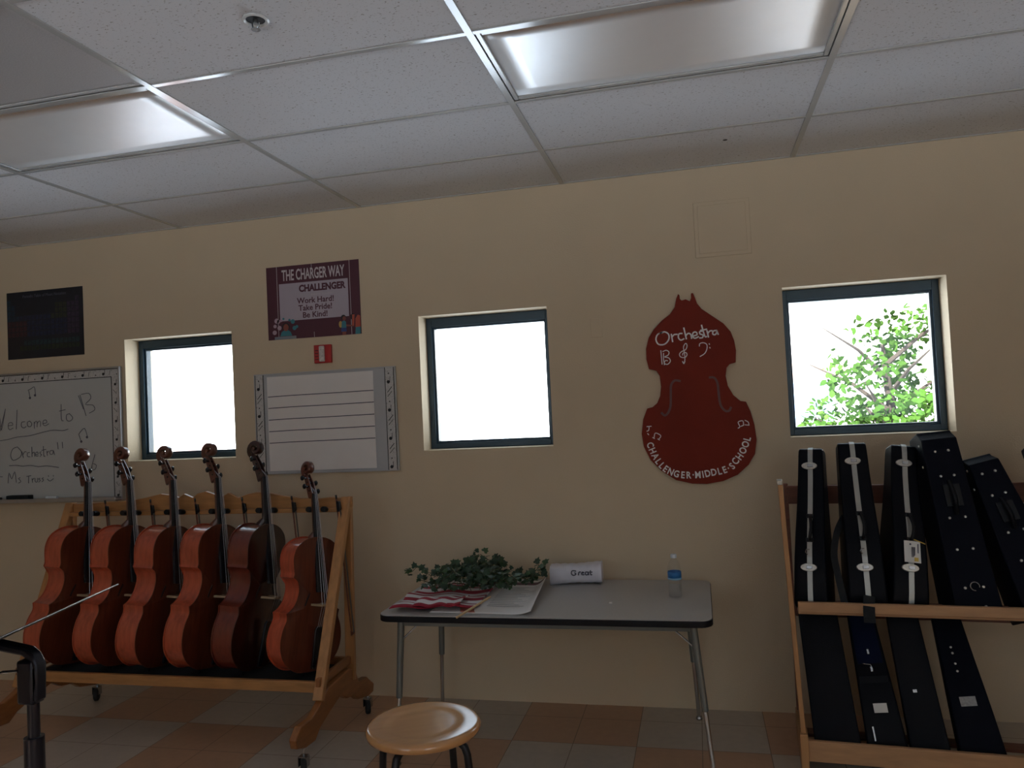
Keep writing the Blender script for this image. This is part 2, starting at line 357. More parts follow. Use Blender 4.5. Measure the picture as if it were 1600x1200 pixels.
MB().box((CX0 - .25, CY0 - .26, 0), (CX0, .26, H + .3)).build('wall_left', M['wall'], kind='structure', smooth=False)
MB().box((CX1, CY0 - .26, 0), (CX1 + .25, .26, H + .3)).build('wall_right', M['wall'], kind='structure', smooth=False)
MB().box((CX0 - .25, CY0 - .26, -.1), (CX1 + .25, .26, 0)).build('floor', M['floor'], kind='structure', smooth=False)
ROW0 = -.5889
LIGHTS = [(0.0, ROW0 - 2 * G), (-2.4384, ROW0 - 2 * G)]
VENTS = [(-2.4384, ROW0 - 3 * G)]
LIGHTS = [l for l in LIGHTS]
colx = [i * 1.2192 for i in range(-5, 5)]; rowy = [ROW0 - j * G for j in range(0, 14)]
mb = MB(); tz = H + .004
xs = [CX0] + [x for x in colx if CX0 < x < CX1] + [CX1]; ys = [CY0] + sorted([y for y in rowy if y > CY0]) + [0]
for xa, xb in zip(xs, xs[1:]):
    for ya, yb in zip(ys, ys[1:]):
        if any(abs(xa - lx) < .01 and abs(ya - ly) < .01 for lx, ly in LIGHTS + VENTS): continue
        mb.box((xa, ya, tz), (xb, yb, tz + .015))
ceil = mb.build('ceiling', M['tile'], kind='structure', smooth=False)
MB().lathe([(0, H + .0035), (.011, H + .0035), (.011, H + .0045), (0, H + .0045)], 12, (.866, -.40, 0)).build('tile_hole', M['inkblack'], ceil)
MB().box((CX0 - .25, CY0 - .26, H + .22), (CX1 + .25, .26, H + .4)).build('roof_deck', M['ext'], kind='structure', smooth=False)
mb = MB(); tw = .0125
for x in colx:
    if CX0 < x < CX1: mb.box((x - tw, CY0, H - .001), (x + tw, 0, H + .0038))
for y in rowy:
    if y > CY0:
        for xa, xb in zip(xs, xs[1:]): mb.box((xa + tw, y - tw * .8, H), (xb - tw, y + tw * .8, H + .0038))
mb.build('trim_1', M['grid'], kind='structure', smooth=False)
mb = MB(); mb.box((CX0, -.014, H), (CX1, 0, H + .0035))
mb.build('trim_2', M['grid'], kind='structure', smooth=False)
# windows of the back wall: dark metal frame set into the reveal, one fixed pane
def window(n, xa, xb, za, zb, ya, yb, top=.055):
    r = bpy.data.objects.new('window_%d' % n, None); C.objects.link(r); r['kind'] = 'structure'; r.location = (0, 0, 0)
    mb = MB(); f = .034; e = .002
    mb.box((xa + e, ya, za + e), (xa + f, yb, zb - e)); mb.box((xb - f, ya, za + e), (xb - e, yb, zb - e))
    mb.box((xa + f, ya, zb - top), (xb - f, yb, zb - e)); mb.box((xa + f, ya, za + e), (xb - f, yb, za + f))
    s = 1 if yb > ya else -1
    for (a0, a1, c0, c1) in ((xa + f, xa + f + .012, za + f, zb - top), (xb - f - .012, xb - f, za + f, zb - top), (xa + f + .012, xb - f - .012, za + f, za + f + .012), (xa + f + .012, xb - f - .012, zb - top - .012, zb - top)):
        mb.box((a0, ya + s * .014, c0), (a1, yb, c1))
    mb.build('window_frame', M['frame'], r, bevel=.002)
    MB().box((xa + f, (ya + yb) / 2 - .002, za + f), (xb - f, (ya + yb) / 2 + .002, zb - top)).build('glass_pane', M['glass'], r, smooth=False)
    return r
for i, (a, b) in enumerate(WIN): window(i + 1, a, b, WZ0, WZ1, .125, .185)
for i, (a, b) in enumerate(RW): window(i + 4, a, b, 1.2, 2.6, CY0 - .12, CY0 - .18)
def portal(x, y, z, w_, h_, out):
    l = bpy.data.lights.new('portal', 'AREA'); l.shape = 'RECTANGLE'; l.size = w_; l.size_y = h_
    o = bpy.data.objects.new('portal', l); C.objects.link(o); o.location = (x, y, z)
    o.rotation_euler = (-PI / 2, 0, 0) if out > 0 else (PI / 2, 0, 0)   # the light looks into the room
    l.cycles.is_portal = True
for a, b in WIN: portal((a + b) / 2, .24, (WZ0 + WZ1) / 2, b - a, WZ1 - WZ0, 1)
for a, b in RW: portal((a + b) / 2, CY0 - .24, 1.9, b - a, 1.4, -1)
# wall trims: painted-over access panel and blank plate
pl = MB(); pl.box((.702, -.006, 2.388), (.990, 0, 2.686)); pl.box((.722, -.009, 2.408), (.970, -.004, 2.666))
tag(pl.build('access_panel', M['wall'], bevel=.003), 'beige painted square access panel high on the wall above the bass cutout', 'panel')
pl = MB(); pl.box((.1185, -.005, 2.0), (.184, 0, 2.107))
tag(pl.build('blank_wall_plate', M['wall'], bevel=.003), 'small beige blank wall plate just right of the middle window', 'wall plate')

# ------------------------------------------------------------------ ceiling lights, grille, sprinkler
def ceiling_light(x, y, label):
    t = thing('ceiling_light', label, 'ceiling light', (x, y, H), group='recessed fluorescent ceiling lights')
    X1, Y1 = 1.2192, G; i = tw + .001
    MB().box((i, i, .02), (X1 - i, Y1 - i, .09)).build('housing', M['fixture'], t, smooth=False)
    mb = MB(); fw = .02
    mb.box((i, i, .0045), (i + fw, Y1 - i, .019)); mb.box((X1 - i - fw, i, .0045), (X1 - i, Y1 - i, .019))
    mb.box((i + fw, i, .0045), (X1 - i - fw, i + fw, .019)); mb.box((i + fw, Y1 - i - fw, .0045), (X1 - i - fw, Y1 - i, .019))
    mb.build('frame', M['grid'], t, bevel=.003)
    MB().grid(lambda u, v: (i + fw + u * (X1 - 2 * i - 2 * fw), i + fw + v * (Y1 - 2 * i - 2 * fw), .012 - .004 * math.sin(PI * v) * math.sin(PI * u)), 12, 8).build('diffuser', M['diffuser'], t, smooth=True, solid=.002)
ceiling_light(*LIGHTS[0], 'unlit recessed ceiling light with pale diffuser above the middle window')
ceiling_light(*LIGHTS[1], 'unlit recessed ceiling light at upper left beside the dark grille')
x, y = VENTS[0]
t = thing('return_air_grille', 'dark grey perforated return air grille in the ceiling, upper left', 'vent', (x, y, H))
mb = MB(); i = tw + .001
mb.box((i, i, .004), (.04, G - i, .012)); mb.box((1.2192 - .04, i, .004), (1.2192 - i, G - i, .012)); mb.box((.04, i, .004), (1.1792, .03, .012)); mb.box((.04, G - .03, .004), (1.1792, G - i, .012))
mb.build('frame', M['grille'], t, bevel=.002)
mb = MB(); mb.box((.04, .03, .009), (1.1792, G - .03, .02))
mb.build('grille_face', M['grille'], t, smooth=False)
t = thing('fire_sprinkler', 'recessed chrome fire sprinkler in the ceiling tile, top left', 'sprinkler', (-.603, -2.105, H + .003))
MB().lathe([(.040, 0), (.042, -.004), (.036, -.007), (.030, -.004), (.029, .0)], 28).build('escutcheon', M['fixture'], t)
MB().lathe([(0, -.0005), (.0295, -.0005), (.0295, -.0012), (0, -.0012)], 24).build('cup', M['blackplastic'], t)
mb = MB(); mb.tube([(0, 0, -.001), (0, 0, -.014)], .008, 10); mb.tube([(-.012, 0, -.012), (-.010, 0, -.024), (0, 0, -.03), (.010, 0, -.024), (.012, 0, -.012)], .0028, 8)
mb.lathe([(0, -.030), (.014, -.031), (.014, -.033), (0, -.033)], 14); mb.build('sprinkler_head', M['steel'], t)

# ------------------------------------------------------------------ hand lettering strokes
def strokes(mb, L, w_, y0):
    for i, s in enumerate(L): mb.ribbon(smoothpts(s, 3) if len(s) > 2 else s, w_, y0 - .0002 * (i % 4))
    return mb
# ------------------------------------------------------------------ bass cutout
t = thing('bass_cutout', 'red-brown double bass shaped plywood sign with white handwritten lettering', 'wall sign', (0, 0, 0))
MB().prism([(0.5881, 2.1772), (0.599, 2.2027), (0.6062, 2.1953), (0.6071, 2.1757), (0.616, 2.1662), (0.6371, 2.1713), (0.6582, 2.1589), (0.6657, 2.1758), (0.667, 2.2), (0.6766, 2.2021), (0.6847, 2.1791), (0.6951, 2.1443), (0.7168, 2.1136), (0.7705, 2.0708), (0.8238, 2.0283), (0.8582, 1.9827), (0.8739, 1.9337), (0.8801, 1.8807), (0.8749, 1.8189), (0.8441, 1.8112), (0.8274, 1.7931), (0.8205, 1.7504), (0.8286, 1.6974), (0.8535, 1.6483), (0.8882, 1.6151), (0.9153, 1.61), (0.9352, 1.5588), (0.9511, 1.4871), (0.9577, 1.4112), (0.9454, 1.3361), (0.9105, 1.2806), (0.8531, 1.2302), (0.778, 1.1989), (0.694, 1.1858), (0.6195, 1.1895), (0.5358, 1.2099), (0.4625, 1.2602), (0.4082, 1.32), (0.3755, 1.3942), (0.3676, 1.4628), (0.3795, 1.5405), (0.4038, 1.598), (0.433, 1.6045), (0.4581, 1.6247), (0.4764, 1.6628), (0.4838, 1.7111), (0.4803, 1.7698), (0.4626, 1.7982), (0.4247, 1.8102), (0.414, 1.8618), (0.4152, 1.9206), (0.4318, 1.9784), (0.4601, 2.0206), (0.5058, 2.0662), (0.5505, 2.0971), (0.5782, 2.1341)], lambda x, z: (x, -.002, z), lambda x, z: (x, -.020, z)).build('bass_body', M['redbass'], t, bevel=.002, smooth=False)
for pts in ([(0.5835, 1.7365), (0.5572, 1.7409), (0.537, 1.7178), (0.5325, 1.6695), (0.527, 1.602), (0.5098, 1.566), (0.4932, 1.5571), (0.4796, 1.5703)], [(0.7386, 1.7471), (0.7616, 1.7439), (0.7766, 1.7143), (0.7799, 1.6568), (0.786, 1.5992), (0.8072, 1.5677), (0.8274, 1.5668), (0.8374, 1.5825)]):
    sp = smoothpts(pts, 3); mb = MB(); n = len(sp)
    mb.ribbon(sp, .012, -.0203)
    mb.build('f_hole', M['fhole'], t, smooth=False)
strokes(MB(), [[(0.5075, 2.0017), (0.4812, 1.9937), (0.4702, 1.9671), (0.4822, 1.94), (0.5136, 1.9379), (0.5368, 1.9606), (0.5383, 1.9897), (0.5172, 2.0049), (0.493, 1.9988)], [(0.5526, 1.9888), (0.5571, 1.9495)], [(0.5556, 1.974), (0.5667, 1.9858), (0.5828, 1.9866)], [(0.6085, 1.9897), (0.5924, 1.9879), (0.5885, 1.9688), (0.6, 1.9544), (0.6164, 1.9601)], [(0.6195, 2.018), (0.6295, 1.9592)], [(0.6266, 1.9739), (0.6395, 1.9875), (0.6533, 1.9817), (0.6569, 1.9602)], [(0.664, 1.9713), (0.6859, 1.9775), (0.682, 1.9913), (0.6679, 1.9904), (0.6623, 1.9734), (0.6728, 1.9591), (0.6928, 1.9664)], [(0.7149, 1.9948), (0.7008, 1.9929), (0.702, 1.9803), (0.7166, 1.9735), (0.713, 1.9602), (0.699, 1.9593)], [(0.712, 2.0259), (0.7255, 1.9671), (0.7347, 1.9645)], [(0.7058, 1.9993), (0.7368, 2.0029)], [(0.7383, 1.9951), (0.7438, 1.961)], [(0.7421, 1.9804), (0.7521, 1.9922), (0.7642, 1.9932)], [(0.7865, 1.9936), (0.7706, 1.9909), (0.7669, 1.9757), (0.7787, 1.9711), (0.7878, 1.9839), (0.7866, 1.9955), (0.7945, 1.9719)]], .0075, -.0203).build('lettering', M['chalkwhite'], t, smooth=False)
strokes(MB(), [[(0.4928, 1.9051), (0.4955, 1.8319)], [(0.503, 1.8996), (0.5214, 1.9052), (0.5351, 1.8946), (0.5295, 1.8784), (0.51, 1.8699), (0.5315, 1.8637), (0.5401, 1.8457), (0.524, 1.8292), (0.5081, 1.836), (0.5137, 1.8502), (0.525, 1.8486)], [(0.5063, 1.8896), (0.5047, 1.8605), (0.5077, 1.8282)], [(0.6092, 1.8279), (0.616, 1.8488), (0.6153, 1.8875), (0.6121, 1.9168), (0.6245, 1.9353), (0.6313, 1.9232), (0.6226, 1.9016), (0.6014, 1.8932), (0.5893, 1.8795), (0.5951, 1.8646), (0.6166, 1.8603), (0.6287, 1.875), (0.6218, 1.8871), (0.6085, 1.8841), (0.6051, 1.8736)], [(0.6032, 1.8399), (0.6092, 1.8279), (0.6155, 1.8391)], [(0.6948, 1.9161), (0.6973, 1.9285), (0.7144, 1.9331), (0.7325, 1.9233), (0.7331, 1.9011), (0.7206, 1.8759), (0.6955, 1.8612)], [(0.7456, 1.9253), (0.7472, 1.9213)], [(0.7473, 1.9059), (0.749, 1.902)]], .0048, -.0203).build('clef_symbols', M['chalkwhite'], t, smooth=False)
strokes(MB(), [[(0.3973, 1.501), (0.4204, 1.502)], [(0.4088, 1.5005), (0.4058, 1.4812), (0.396, 1.4767)], [(0.3991, 1.4639), (0.4045, 1.4569)], [(0.4325, 1.4413), (0.4405, 1.4652), (0.4683, 1.4496), (0.4578, 1.4325)], [(0.4248, 1.4415), (0.4341, 1.4354)], [(0.4512, 1.4328), (0.4604, 1.4266)], [(0.868, 1.4738), (0.8775, 1.481), (0.8697, 1.505), (0.8937, 1.5106), (0.8961, 1.4878)], [(0.883, 1.4827), (0.8961, 1.4878)], [(0.9034, 1.4894), (0.9232, 1.4867)], [(0.9047, 1.513), (0.9205, 1.5028), (0.9232, 1.4867)]], .0045, -.0203).build('note_symbols', M['chalkwhite'], t, smooth=False)
arc = [(0.4042, 1.4151), (0.4165, 1.3758), (0.431, 1.3423), (0.4484, 1.3098), (0.4716, 1.2801), (0.499, 1.26), (0.5304, 1.2447), (0.5658, 1.236), (0.6013, 1.2332), (0.6332, 1.2342), (0.6612, 1.2335), (0.6874, 1.2366), (0.7174, 1.2434), (0.7388, 1.2456), (0.7639, 1.2497), (0.79, 1.2566), (0.8116, 1.2654), (0.8325, 1.279), (0.8475, 1.3022), (0.8668, 1.3224), (0.8837, 1.3483), (0.8971, 1.3762), (0.9076, 1.4022), (0.9164, 1.4302)]; mb = MB()
sp = smoothpts(arc, 12); cum = [0]
for a, b in zip(sp, sp[1:]): cum.append(cum[-1] + math.dist(a, b))
word = 'CHALLENGER·MIDDLE·SCHOOL'
wd = {'I': .45, '·': .45, 'M': 1.2, 'L': .85, 'E': .9, 'N': 1.05, 'G': 1.05, 'O': 1.1, 'H': 1.05, 'A': 1.05}
tot = sum(wd.get(c, 1) for c in word); acc = 0
for c in word:
    s_ = (acc + wd.get(c, 1) / 2) / tot * cum[-1]; acc += wd.get(c, 1)
    k = max(j for j in range(len(cum)) if cum[j] <= s_); k = min(k, len(sp) - 2)
    a, b = sp[max(0, k - 10)], sp[min(len(sp) - 1, k + 10)]; px, pz = sp[k]
    ang = math.atan2(b[1] - a[1], b[0] - a[0])
    text_into(mb, c, .050, T((px, -.0206, pz)) @ Matrix.Rotation(-ang, 4, 'Y'), .0003, bold=.0012, sx=.82)
mb.build('school_name_lettering', M['chalkwhite'], t, smooth=False)

# ------------------------------------------------------------------ whiteboard at left
t = thing('whiteboard', 'whiteboard with handwritten welcome message, left edge of the room', 'whiteboard', (0, 0, 0))
x0, x1, z0, z1 = -4.55, -2.914, 1.195, 2.022
MB().box((x0, -.018, z0), (x1 - .008, -.002, z1 - .008)).build('board_surface', M['board'], t, smooth=False)
mb = MB(); mb.box((x1 - .008, -.026, z0 - .02), (x1 + .004, -.001, z1 + .004)); mb.box((x0, -.026, z1 - .008), (x1 - .008, -.001, z1 + .004)); mb.box((x0 - .012, -.026, z0 - .02), (x0, -.001, z1 + .004))
mb.build('frame', M['alum'], t, bevel=.002)
mb = MB(); mb.box((x0, -.075, z0 - .022), (x1 - .01, -.001, z0 - .004)); mb.box((x0, -.078, z0 - .022), (x1 - .01, -.070, z0 + .003)); mb.build('marker_tray', M['alum'], t, bevel=.003)
mb = MB(); bw = .052
mb.box((x0, -.0195, z1 - .008 - bw), (x1 - .008, -.0185, z1 - .008)); mb.box((x1 - .008 - bw, -.0195, z0), (x1 - .008, -.0185, z1 - .008 - bw)); mb.build('music_note_border', M['border'], t, smooth=False)
mb = MB()
mb.box((x0, -.0200, z1 - .011 - bw), (x1 - .008 - bw, -.0190, z1 - .006 - bw)); mb.box((x1 - .012 - bw, -.0200, z0), (x1 - .006 - bw, -.0190, z1 - .008 - bw))
mb.box((x0, -.0200, z1 - .012), (x1 - .008, -.0190, z1 - .008))
def ring_dot(mb, x, z, r, y): mb.prism([(x + r * math.cos(a * PI / 5), z + r * math.sin(a * PI / 5)) for a in range(10)], lambda p, q: (p, y, q), lambda p, q: (p, y - .0006, q))
k = 0
while x1 - .12 - k * .158 > x0:
    px = x1 - .12 - k * .158; ring_dot(mb, px, z1 - .04, .0095, -.0196); mb.ribbon([(px + .009, z1 - .04), (px + .012, z1 - .016)], .003, -.0196)
    mb.ribbon([(px + .045, z1 - .05), (px + .05, z1 - .02), (px + .062, z1 - .022)], .0025, -.0196); ring_dot(mb, px + .10, z1 - .045, .004, -.0196); k += 1
for k in range(7):
    pz = z1 - .11 - k * .118; px = x1 - .034; ring_dot(mb, px, pz, .0085, -.0196); mb.ribbon([(px + .008, pz), (px + .011, pz + .03)], .003, -.0196)
    mb.ribbon([(px - .014, pz - .035), (px + .008, pz - .06), (px + .01, pz - .045)], .0025, -.0196)
mb.build('border_print', M['inkblack'], t, smooth=False)
mb = strokes(MB(), [[(-3.8572, 1.6486), (-3.8092, 1.7931)], [(-3.9021, 1.7796), (-3.879, 1.6495), (-3.8545, 1.733), (-3.8462, 1.6526), (-3.8092, 1.7931)], [(-3.789, 1.6813), (-3.7532, 1.6842), (-3.7603, 1.7005), (-3.7852, 1.6962), (-3.7894, 1.668), (-3.7758, 1.6542), (-3.7506, 1.6646)], [(-3.7146, 1.7816), (-3.7251, 1.6565)], [(-3.6561, 1.7022), (-3.6808, 1.6988), (-3.6838, 1.6725), (-3.6649, 1.6611), (-3.6465, 1.6692)], [(-3.6165, 1.7048), (-3.6349, 1.6968), (-3.6325, 1.6721), (-3.6114, 1.6677), (-3.6001, 1.6866), (-3.6165, 1.7048)], [(-3.5799, 1.655), (-3.5807, 1.6963)], [(-3.58, 1.6857), (-3.5678, 1.701), (-3.5574, 1.6953), (-3.5585, 1.6629)], [(-3.5577, 1.6865), (-3.5424, 1.7016), (-3.531, 1.6941), (-3.533, 1.6662)], [(-3.5081, 1.6844), (-3.4817, 1.6885), (-3.4863, 1.7062), (-3.5075, 1.7019), (-3.5115, 1.6784), (-3.4929, 1.6689), (-3.4662, 1.6809)], [(-3.3648, 1.8027), (-3.366, 1.707), (-3.3508, 1.6951)], [(-3.3798, 1.7599), (-3.3328, 1.7664)], [(-3.3027, 1.739), (-3.3257, 1.7313), (-3.3247, 1.6991), (-3.2991, 1.6911), (-3.2778, 1.7118), (-3.3027, 1.739)], [(-3.8593, 1.5838), (-3.794, 1.5902), (-3.7182, 1.6033), (-3.6219, 1.6083), (-3.5048, 1.6283), (-3.431, 1.6375), (-3.3582, 1.6311), (-3.3164, 1.6398)], [(-3.7204, 1.5372), (-3.7584, 1.5253), (-3.776, 1.4817), (-3.7554, 1.4501), (-3.7011, 1.4704), (-3.6893, 1.5052), (-3.7204, 1.5372)], [(-3.6839, 1.5051), (-3.6745, 1.4652)], [(-3.677, 1.4872), (-3.6626, 1.5043), (-3.6488, 1.5021)], [(-3.6234, 1.4986), (-3.6416, 1.4948), (-3.6412, 1.4729), (-3.6211, 1.4696)], [(-3.6052, 1.5331), (-3.6052, 1.4691)], [(-3.6045, 1.4892), (-3.5883, 1.5), (-3.5839, 1.471)], [(-3.5751, 1.4821), (-3.557, 1.485), (-3.5618, 1.4991), (-3.5747, 1.4943), (-3.5754, 1.4733), (-3.5542, 1.4744)], [(-3.5301, 1.4998), (-3.5429, 1.4959), (-3.539, 1.4861), (-3.5287, 1.4805), (-3.5417, 1.4696)], [(-3.5132, 1.5342), (-3.5121, 1.473), (-3.5016, 1.4709)], [(-3.5277, 1.5085), (-3.4928, 1.5142)], [(-3.4879, 1.5027), (-3.4847, 1.4738)], [(-3.4862, 1.4913), (-3.4722, 1.5022)], [(-3.4407, 1.5055), (-3.4617, 1.5018), (-3.4614, 1.4818), (-3.4414, 1.4829), (-3.4355, 1.5053), (-3.4281, 1.4772)], [(-3.4024, 1.5563), (-3.3976, 1.5127)], [(-3.3649, 1.5567), (-3.3621, 1.5184)], [(-3.7889, 1.4158), (-3.735, 1.4169), (-3.6817, 1.41), (-3.6177, 1.4125), (-3.5545, 1.4027), (-3.4912, 1.4061), (-3.3976, 1.3929)], [(-3.8669, 1.3446), (-3.8474, 1.3441)], [(-3.8033, 1.3014), (-3.7926, 1.3674), (-3.7723, 1.3271), (-3.7471, 1.3749), (-3.7365, 1.3042)], [(-3.7056, 1.3342), (-3.7186, 1.3284), (-3.7082, 1.3193), (-3.7011, 1.3077), (-3.7195, 1.2994)], [(-3.6519, 1.3415), (-3.6178, 1.345)], [(-3.636, 1.3411), (-3.6385, 1.2974)], [(-3.6099, 1.3273), (-3.6076, 1.301)], [(-3.6081, 1.3167), (-3.594, 1.3286)], [(-3.5866, 1.3267), (-3.5852, 1.3048), (-3.5683, 1.3044), (-3.5654, 1.3279)], [(-3.5464, 1.3274), (-3.5572, 1.3215), (-3.5448, 1.3125), (-3.5579, 1.3015)], [(-3.52, 1.3293), (-3.5308, 1.3235), (-3.5184, 1.3144), (-3.5314, 1.3034)], [(-3.4808, 1.3413), (-3.4789, 1.3361)], [(-3.4431, 1.3421), (-3.4412, 1.3368)], [(-3.4889, 1.3198), (-3.4684, 1.3062), (-3.4417, 1.3212)], [(-3.6226, 1.9078), (-3.5989, 1.9171), (-3.5709, 1.9271), (-3.5652, 1.874)], [(-3.6175, 1.9031), (-3.6083, 1.8586)], [(-3.6158, 1.8581), (-3.6031, 1.8556)], [(-3.5758, 1.8745), (-3.5622, 1.8712)], [(-3.2353, 1.6019), (-3.2192, 1.6203), (-3.1879, 1.6388), (-3.1693, 1.5864)], [(-3.2334, 1.5975), (-3.2184, 1.5564)], [(-3.2246, 1.5549), (-3.2102, 1.5561)], [(-3.1796, 1.5825), (-3.1665, 1.5786)], [(-3.2161, 1.8561), (-3.1748, 1.7202)], [(-3.2057, 1.8599), (-3.1493, 1.8639), (-3.1351, 1.8304), (-3.1773, 1.7937), (-3.1214, 1.7866), (-3.1073, 1.7559), (-3.1487, 1.7362)], [(-3.2286, 1.8524), (-3.1937, 1.7642)], [(-3.1155, 1.4668), (-3.1402, 1.4007), (-3.1462, 1.3752)], [(-3.1297, 1.409), (-3.1078, 1.3998), (-3.1158, 1.3743), (-3.1392, 1.3707), (-3.1404, 1.3939)]], .0042, -.0192)
for q_ in [(-3.6094, 1.8569), (-3.5685, 1.8724), (-3.2174, 1.5547), (-3.1725, 1.5814)]: ring_dot(mb, q_[0], q_[1], .0085, -.0192)
mb.build('handwriting', M['ink'], t, smooth=False)
e = MB().box((-3.775, -.066, z0 - .004), (-3.60, -.022, z0 + .026)).build('board_eraser', M['felt'], bevel=.004); tag(e, 'black felt eraser lying on the whiteboard tray', 'eraser')
e = MB().tube([(-3.48, -.04, z0 + .006), (-3.39, -.045, z0 + .006)], .009, 10).build('marker', M['capwhite']); tag(e, 'white marker on the whiteboard tray right of the eraser', 'marker')
e = MB().tube([(-3.96, -.045, z0 + .006), (-3.84, -.04, z0 + .006)], .009, 10).build('marker', M['inkblack']); tag(e, 'dark marker on the whiteboard tray left of the eraser', 'marker')

# ------------------------------------------------------------------ staff paper board
t = thing('staff_board', 'grey board with large sheet of five black staff lines', 'board', (0, 0, 0))
x0, x1, z0, z1 = -1.952, -1.038, 1.312, 1.909
MB().box((x0 + .004, -.014, z0), (x1 - .004, -.002, z1)).build('board_surface', M['boardgrey'], t, smooth=False, bevel=.001)
mb = MB(); mb.box((x0, -.018, z0 - .006), (x1, -.001, z0 + .002)); mb.box((x0, -.018, z1 - .002), (x1, -.001, z1 + .006)); mb.box((x0 - .004, -.018, z0 - .006), (x0 + .003, -.001, z1 + .006)); mb.box((x1 - .003, -.018, z0 - .006), (x1 + .004, -.001, z1 + .006))
mb.build('frame', M['boardgrey'], t, bevel=.001)
MB().grid(lambda u, v: (-1.868 + u * .695, -.0165 - .0015 * math.sin(u * 9 + v * 3) ** 2, 1.325 + v * .570), 16, 8).build('paper_sheet', M['paper'], t)
mb = MB()
for z in (1.778, 1.709, 1.638, 1.568, 1.498): mb.ribbon([(-1.862, z - .004), (-1.7, z - .001), (-1.4, z), (-1.176, z + .002)], .0048, -.0183)
mb.build('staff_lines', M['ink'], t, smooth=False)
for xa in (x0 + .004, x1 - .062):
    b_ = MB().box((xa, -.0195, z0), (xa + .058, -.015, z1)).build('border_strip', M['border'], t, smooth=False)
    mb = MB(); mb.box((xa, -.0202, z0), (xa + .004, -.0190, z1)); mb.box((xa + .054, -.0202, z0), (xa + .058, -.0190, z1))
    for k in range(4):
        pz = z1 - .085 - k * .165; ring_dot(mb, xa + .022, pz, .010, -.0197); mb.ribbon([(xa + .031, pz), (xa + .033, pz + .03)], .003, -.0197)
        (pz - .09 > z0) and (mb.ribbon([(xa + .015, pz - .06), (xa + .042, pz - .03)], .004, -.0197), mb.ribbon([(xa + .015, pz - .085), (xa + .042, pz - .055)], .003, -.0197))
        ring_dot(mb, xa + .025, pz + .05, .004, -.0197)
    mb.build('border_print', M['inkblack'], b_, smooth=False)

# ------------------------------------------------------------------ school poster
t = thing('school_poster', 'maroon school poster with white panel and cartoon pupils', 'poster', (-1.547, 0, 2.342))
pw, ph = .612, .445
MB().box((-pw / 2, -.004, -ph / 2), (pw / 2, -.001, ph / 2)).build('poster_board', M['maroon'], t, smooth=False)
MB().box((-.222, -.0048, -.112), (.232, -.0038, .115)).build('white_panel', M['posterwhite'], t, smooth=False)
mb = MB()
for px in (-.235, .245): mb.box((px - .0012, -.0046, -ph / 2), (px + .0012, -.0038, ph / 2))
mb.box((-.003, -.0046, .195), (-.001, -.0038, .222)); mb.box((.0, -.0046, -.222), (.002, -.0038, -.19)); mb.build('hairlines', M['postertext'], t, smooth=False)
text_into(MB(), 'THE CHARGER WAY', .092, T((.005, -.0044, .162)), .0003, bold=.0018, sx=.485).build('title_lettering', M['postertext'], t, smooth=False)
mb = MB(); text_into(mb, 'CHALLENGER', .056, T((.062, -.0050, .076)), .0003, bold=.0026, sx=.87)
for k, s_ in enumerate(('Work Hard!', 'Take Pride!', 'Be Kind!')): text_into(mb, s_, .048, T((.018 - .003 * k, -.0050, .002 - k * .044)), .0003, bold=.0009)
mb.build('slogan_lettering', M['maroon'], t, smooth=False)
mb = MB(); text_into(mb, 'MIDDLE SCHOOL', .013, T((.06, -.0050, .036)), .0002, spacing=1.5); mb.build('small_lettering', M['postertext'], t, smooth=False)
def blob(mb, cx, cz, rx, rz, y=-.0052): mb.prism([(cx + rx * math.cos(a * PI / 8), cz + rz * math.sin(a * PI / 8)) for a in range(16)], lambda p, q: (p, y, q), lambda p, q: (p, y - .0005, q))
skin = mat('print_brown_skin', (.22, .06, .04), .5); teal = mat('print_teal', (.04, .20, .24), .5); dk = mat('print_black_hair', (.02, .015, .015), .5)
org = mat('print_orange', (.45, .08, .04), .5); yel = mat('print_yellow', (.5, .3, .08), .5); greyp = mat('print_grey', (.22, .24, .27), .5); blu = mat('print_blue', (.03, .05, .2), .5); pink = mat('print_pink', (.42, .3, .36), .5)
f = MB(); blob(f, -.185, -.148, .026, .026); f.build('pupil_hair', dk, t, smooth=False)
f = MB(); blob(f, -.185, -.152, .018, .022, -.0056); f.build('pupil_face', skin, t, smooth=False)
f = MB(); f.prism([(-.225, -.203), (-.145, -.203), (-.155, -.178), (-.172, -.168), (-.198, -.168), (-.215, -.178)], lambda p, q: (p, -.0054, q), lambda p, q: (p, -.0059, q)); f.build('pupil_shirt', teal, t, smooth=False)
f = MB(); f.prism([(-.262, -.205), (-.118, -.205), (-.118, -.2225), (-.262, -.2225)], lambda p, q: (p, -.0058, q), lambda p, q: (p, -.0063, q)); f.build('pupil_desk', greyp, t, smooth=False)
f = MB()
for cx, cz, r in ((-.245, -.108, .016), (-.232, -.112, .012), (-.258, -.140, .011), (-.228, -.152, .014), (-.262, -.178, .014), (-.215, -.108, .008)): blob(f, cx, cz, r, r)
f.build('idea_bubbles', pink, t, smooth=False)
f = MB()
for cx, cz, r in ((-.138, -.118, .014), (-.128, -.158, .013), (-.112, -.150, .009), (-.16, -.108, .008), (-.20, -.098, .007)): blob(f, cx, cz, r, r)
f.build('idea_bubbles', teal, t, smooth=False)
f = MB(); blob(f, .195, -.118, .016, .016); blob(f, .255, -.118, .014, .02); f.build('pupil_hair', dk, t, smooth=False)
f = MB(); blob(f, .200, -.124, .011, .013, -.0056); f.prism([(.205, -.160), (.262, -.168), (.262, -.176), (.205, -.172)], lambda p, q: (p, -.0052, q), lambda p, q: (p, -.0057, q)); f.prism([(.183, -.2), (.21, -.2), (.208, -.2225), (.186, -.2225)], lambda p, q: (p, -.0052, q), lambda p, q: (p, -.0057, q)); f.build('pupil_skin', skin, t, smooth=False)
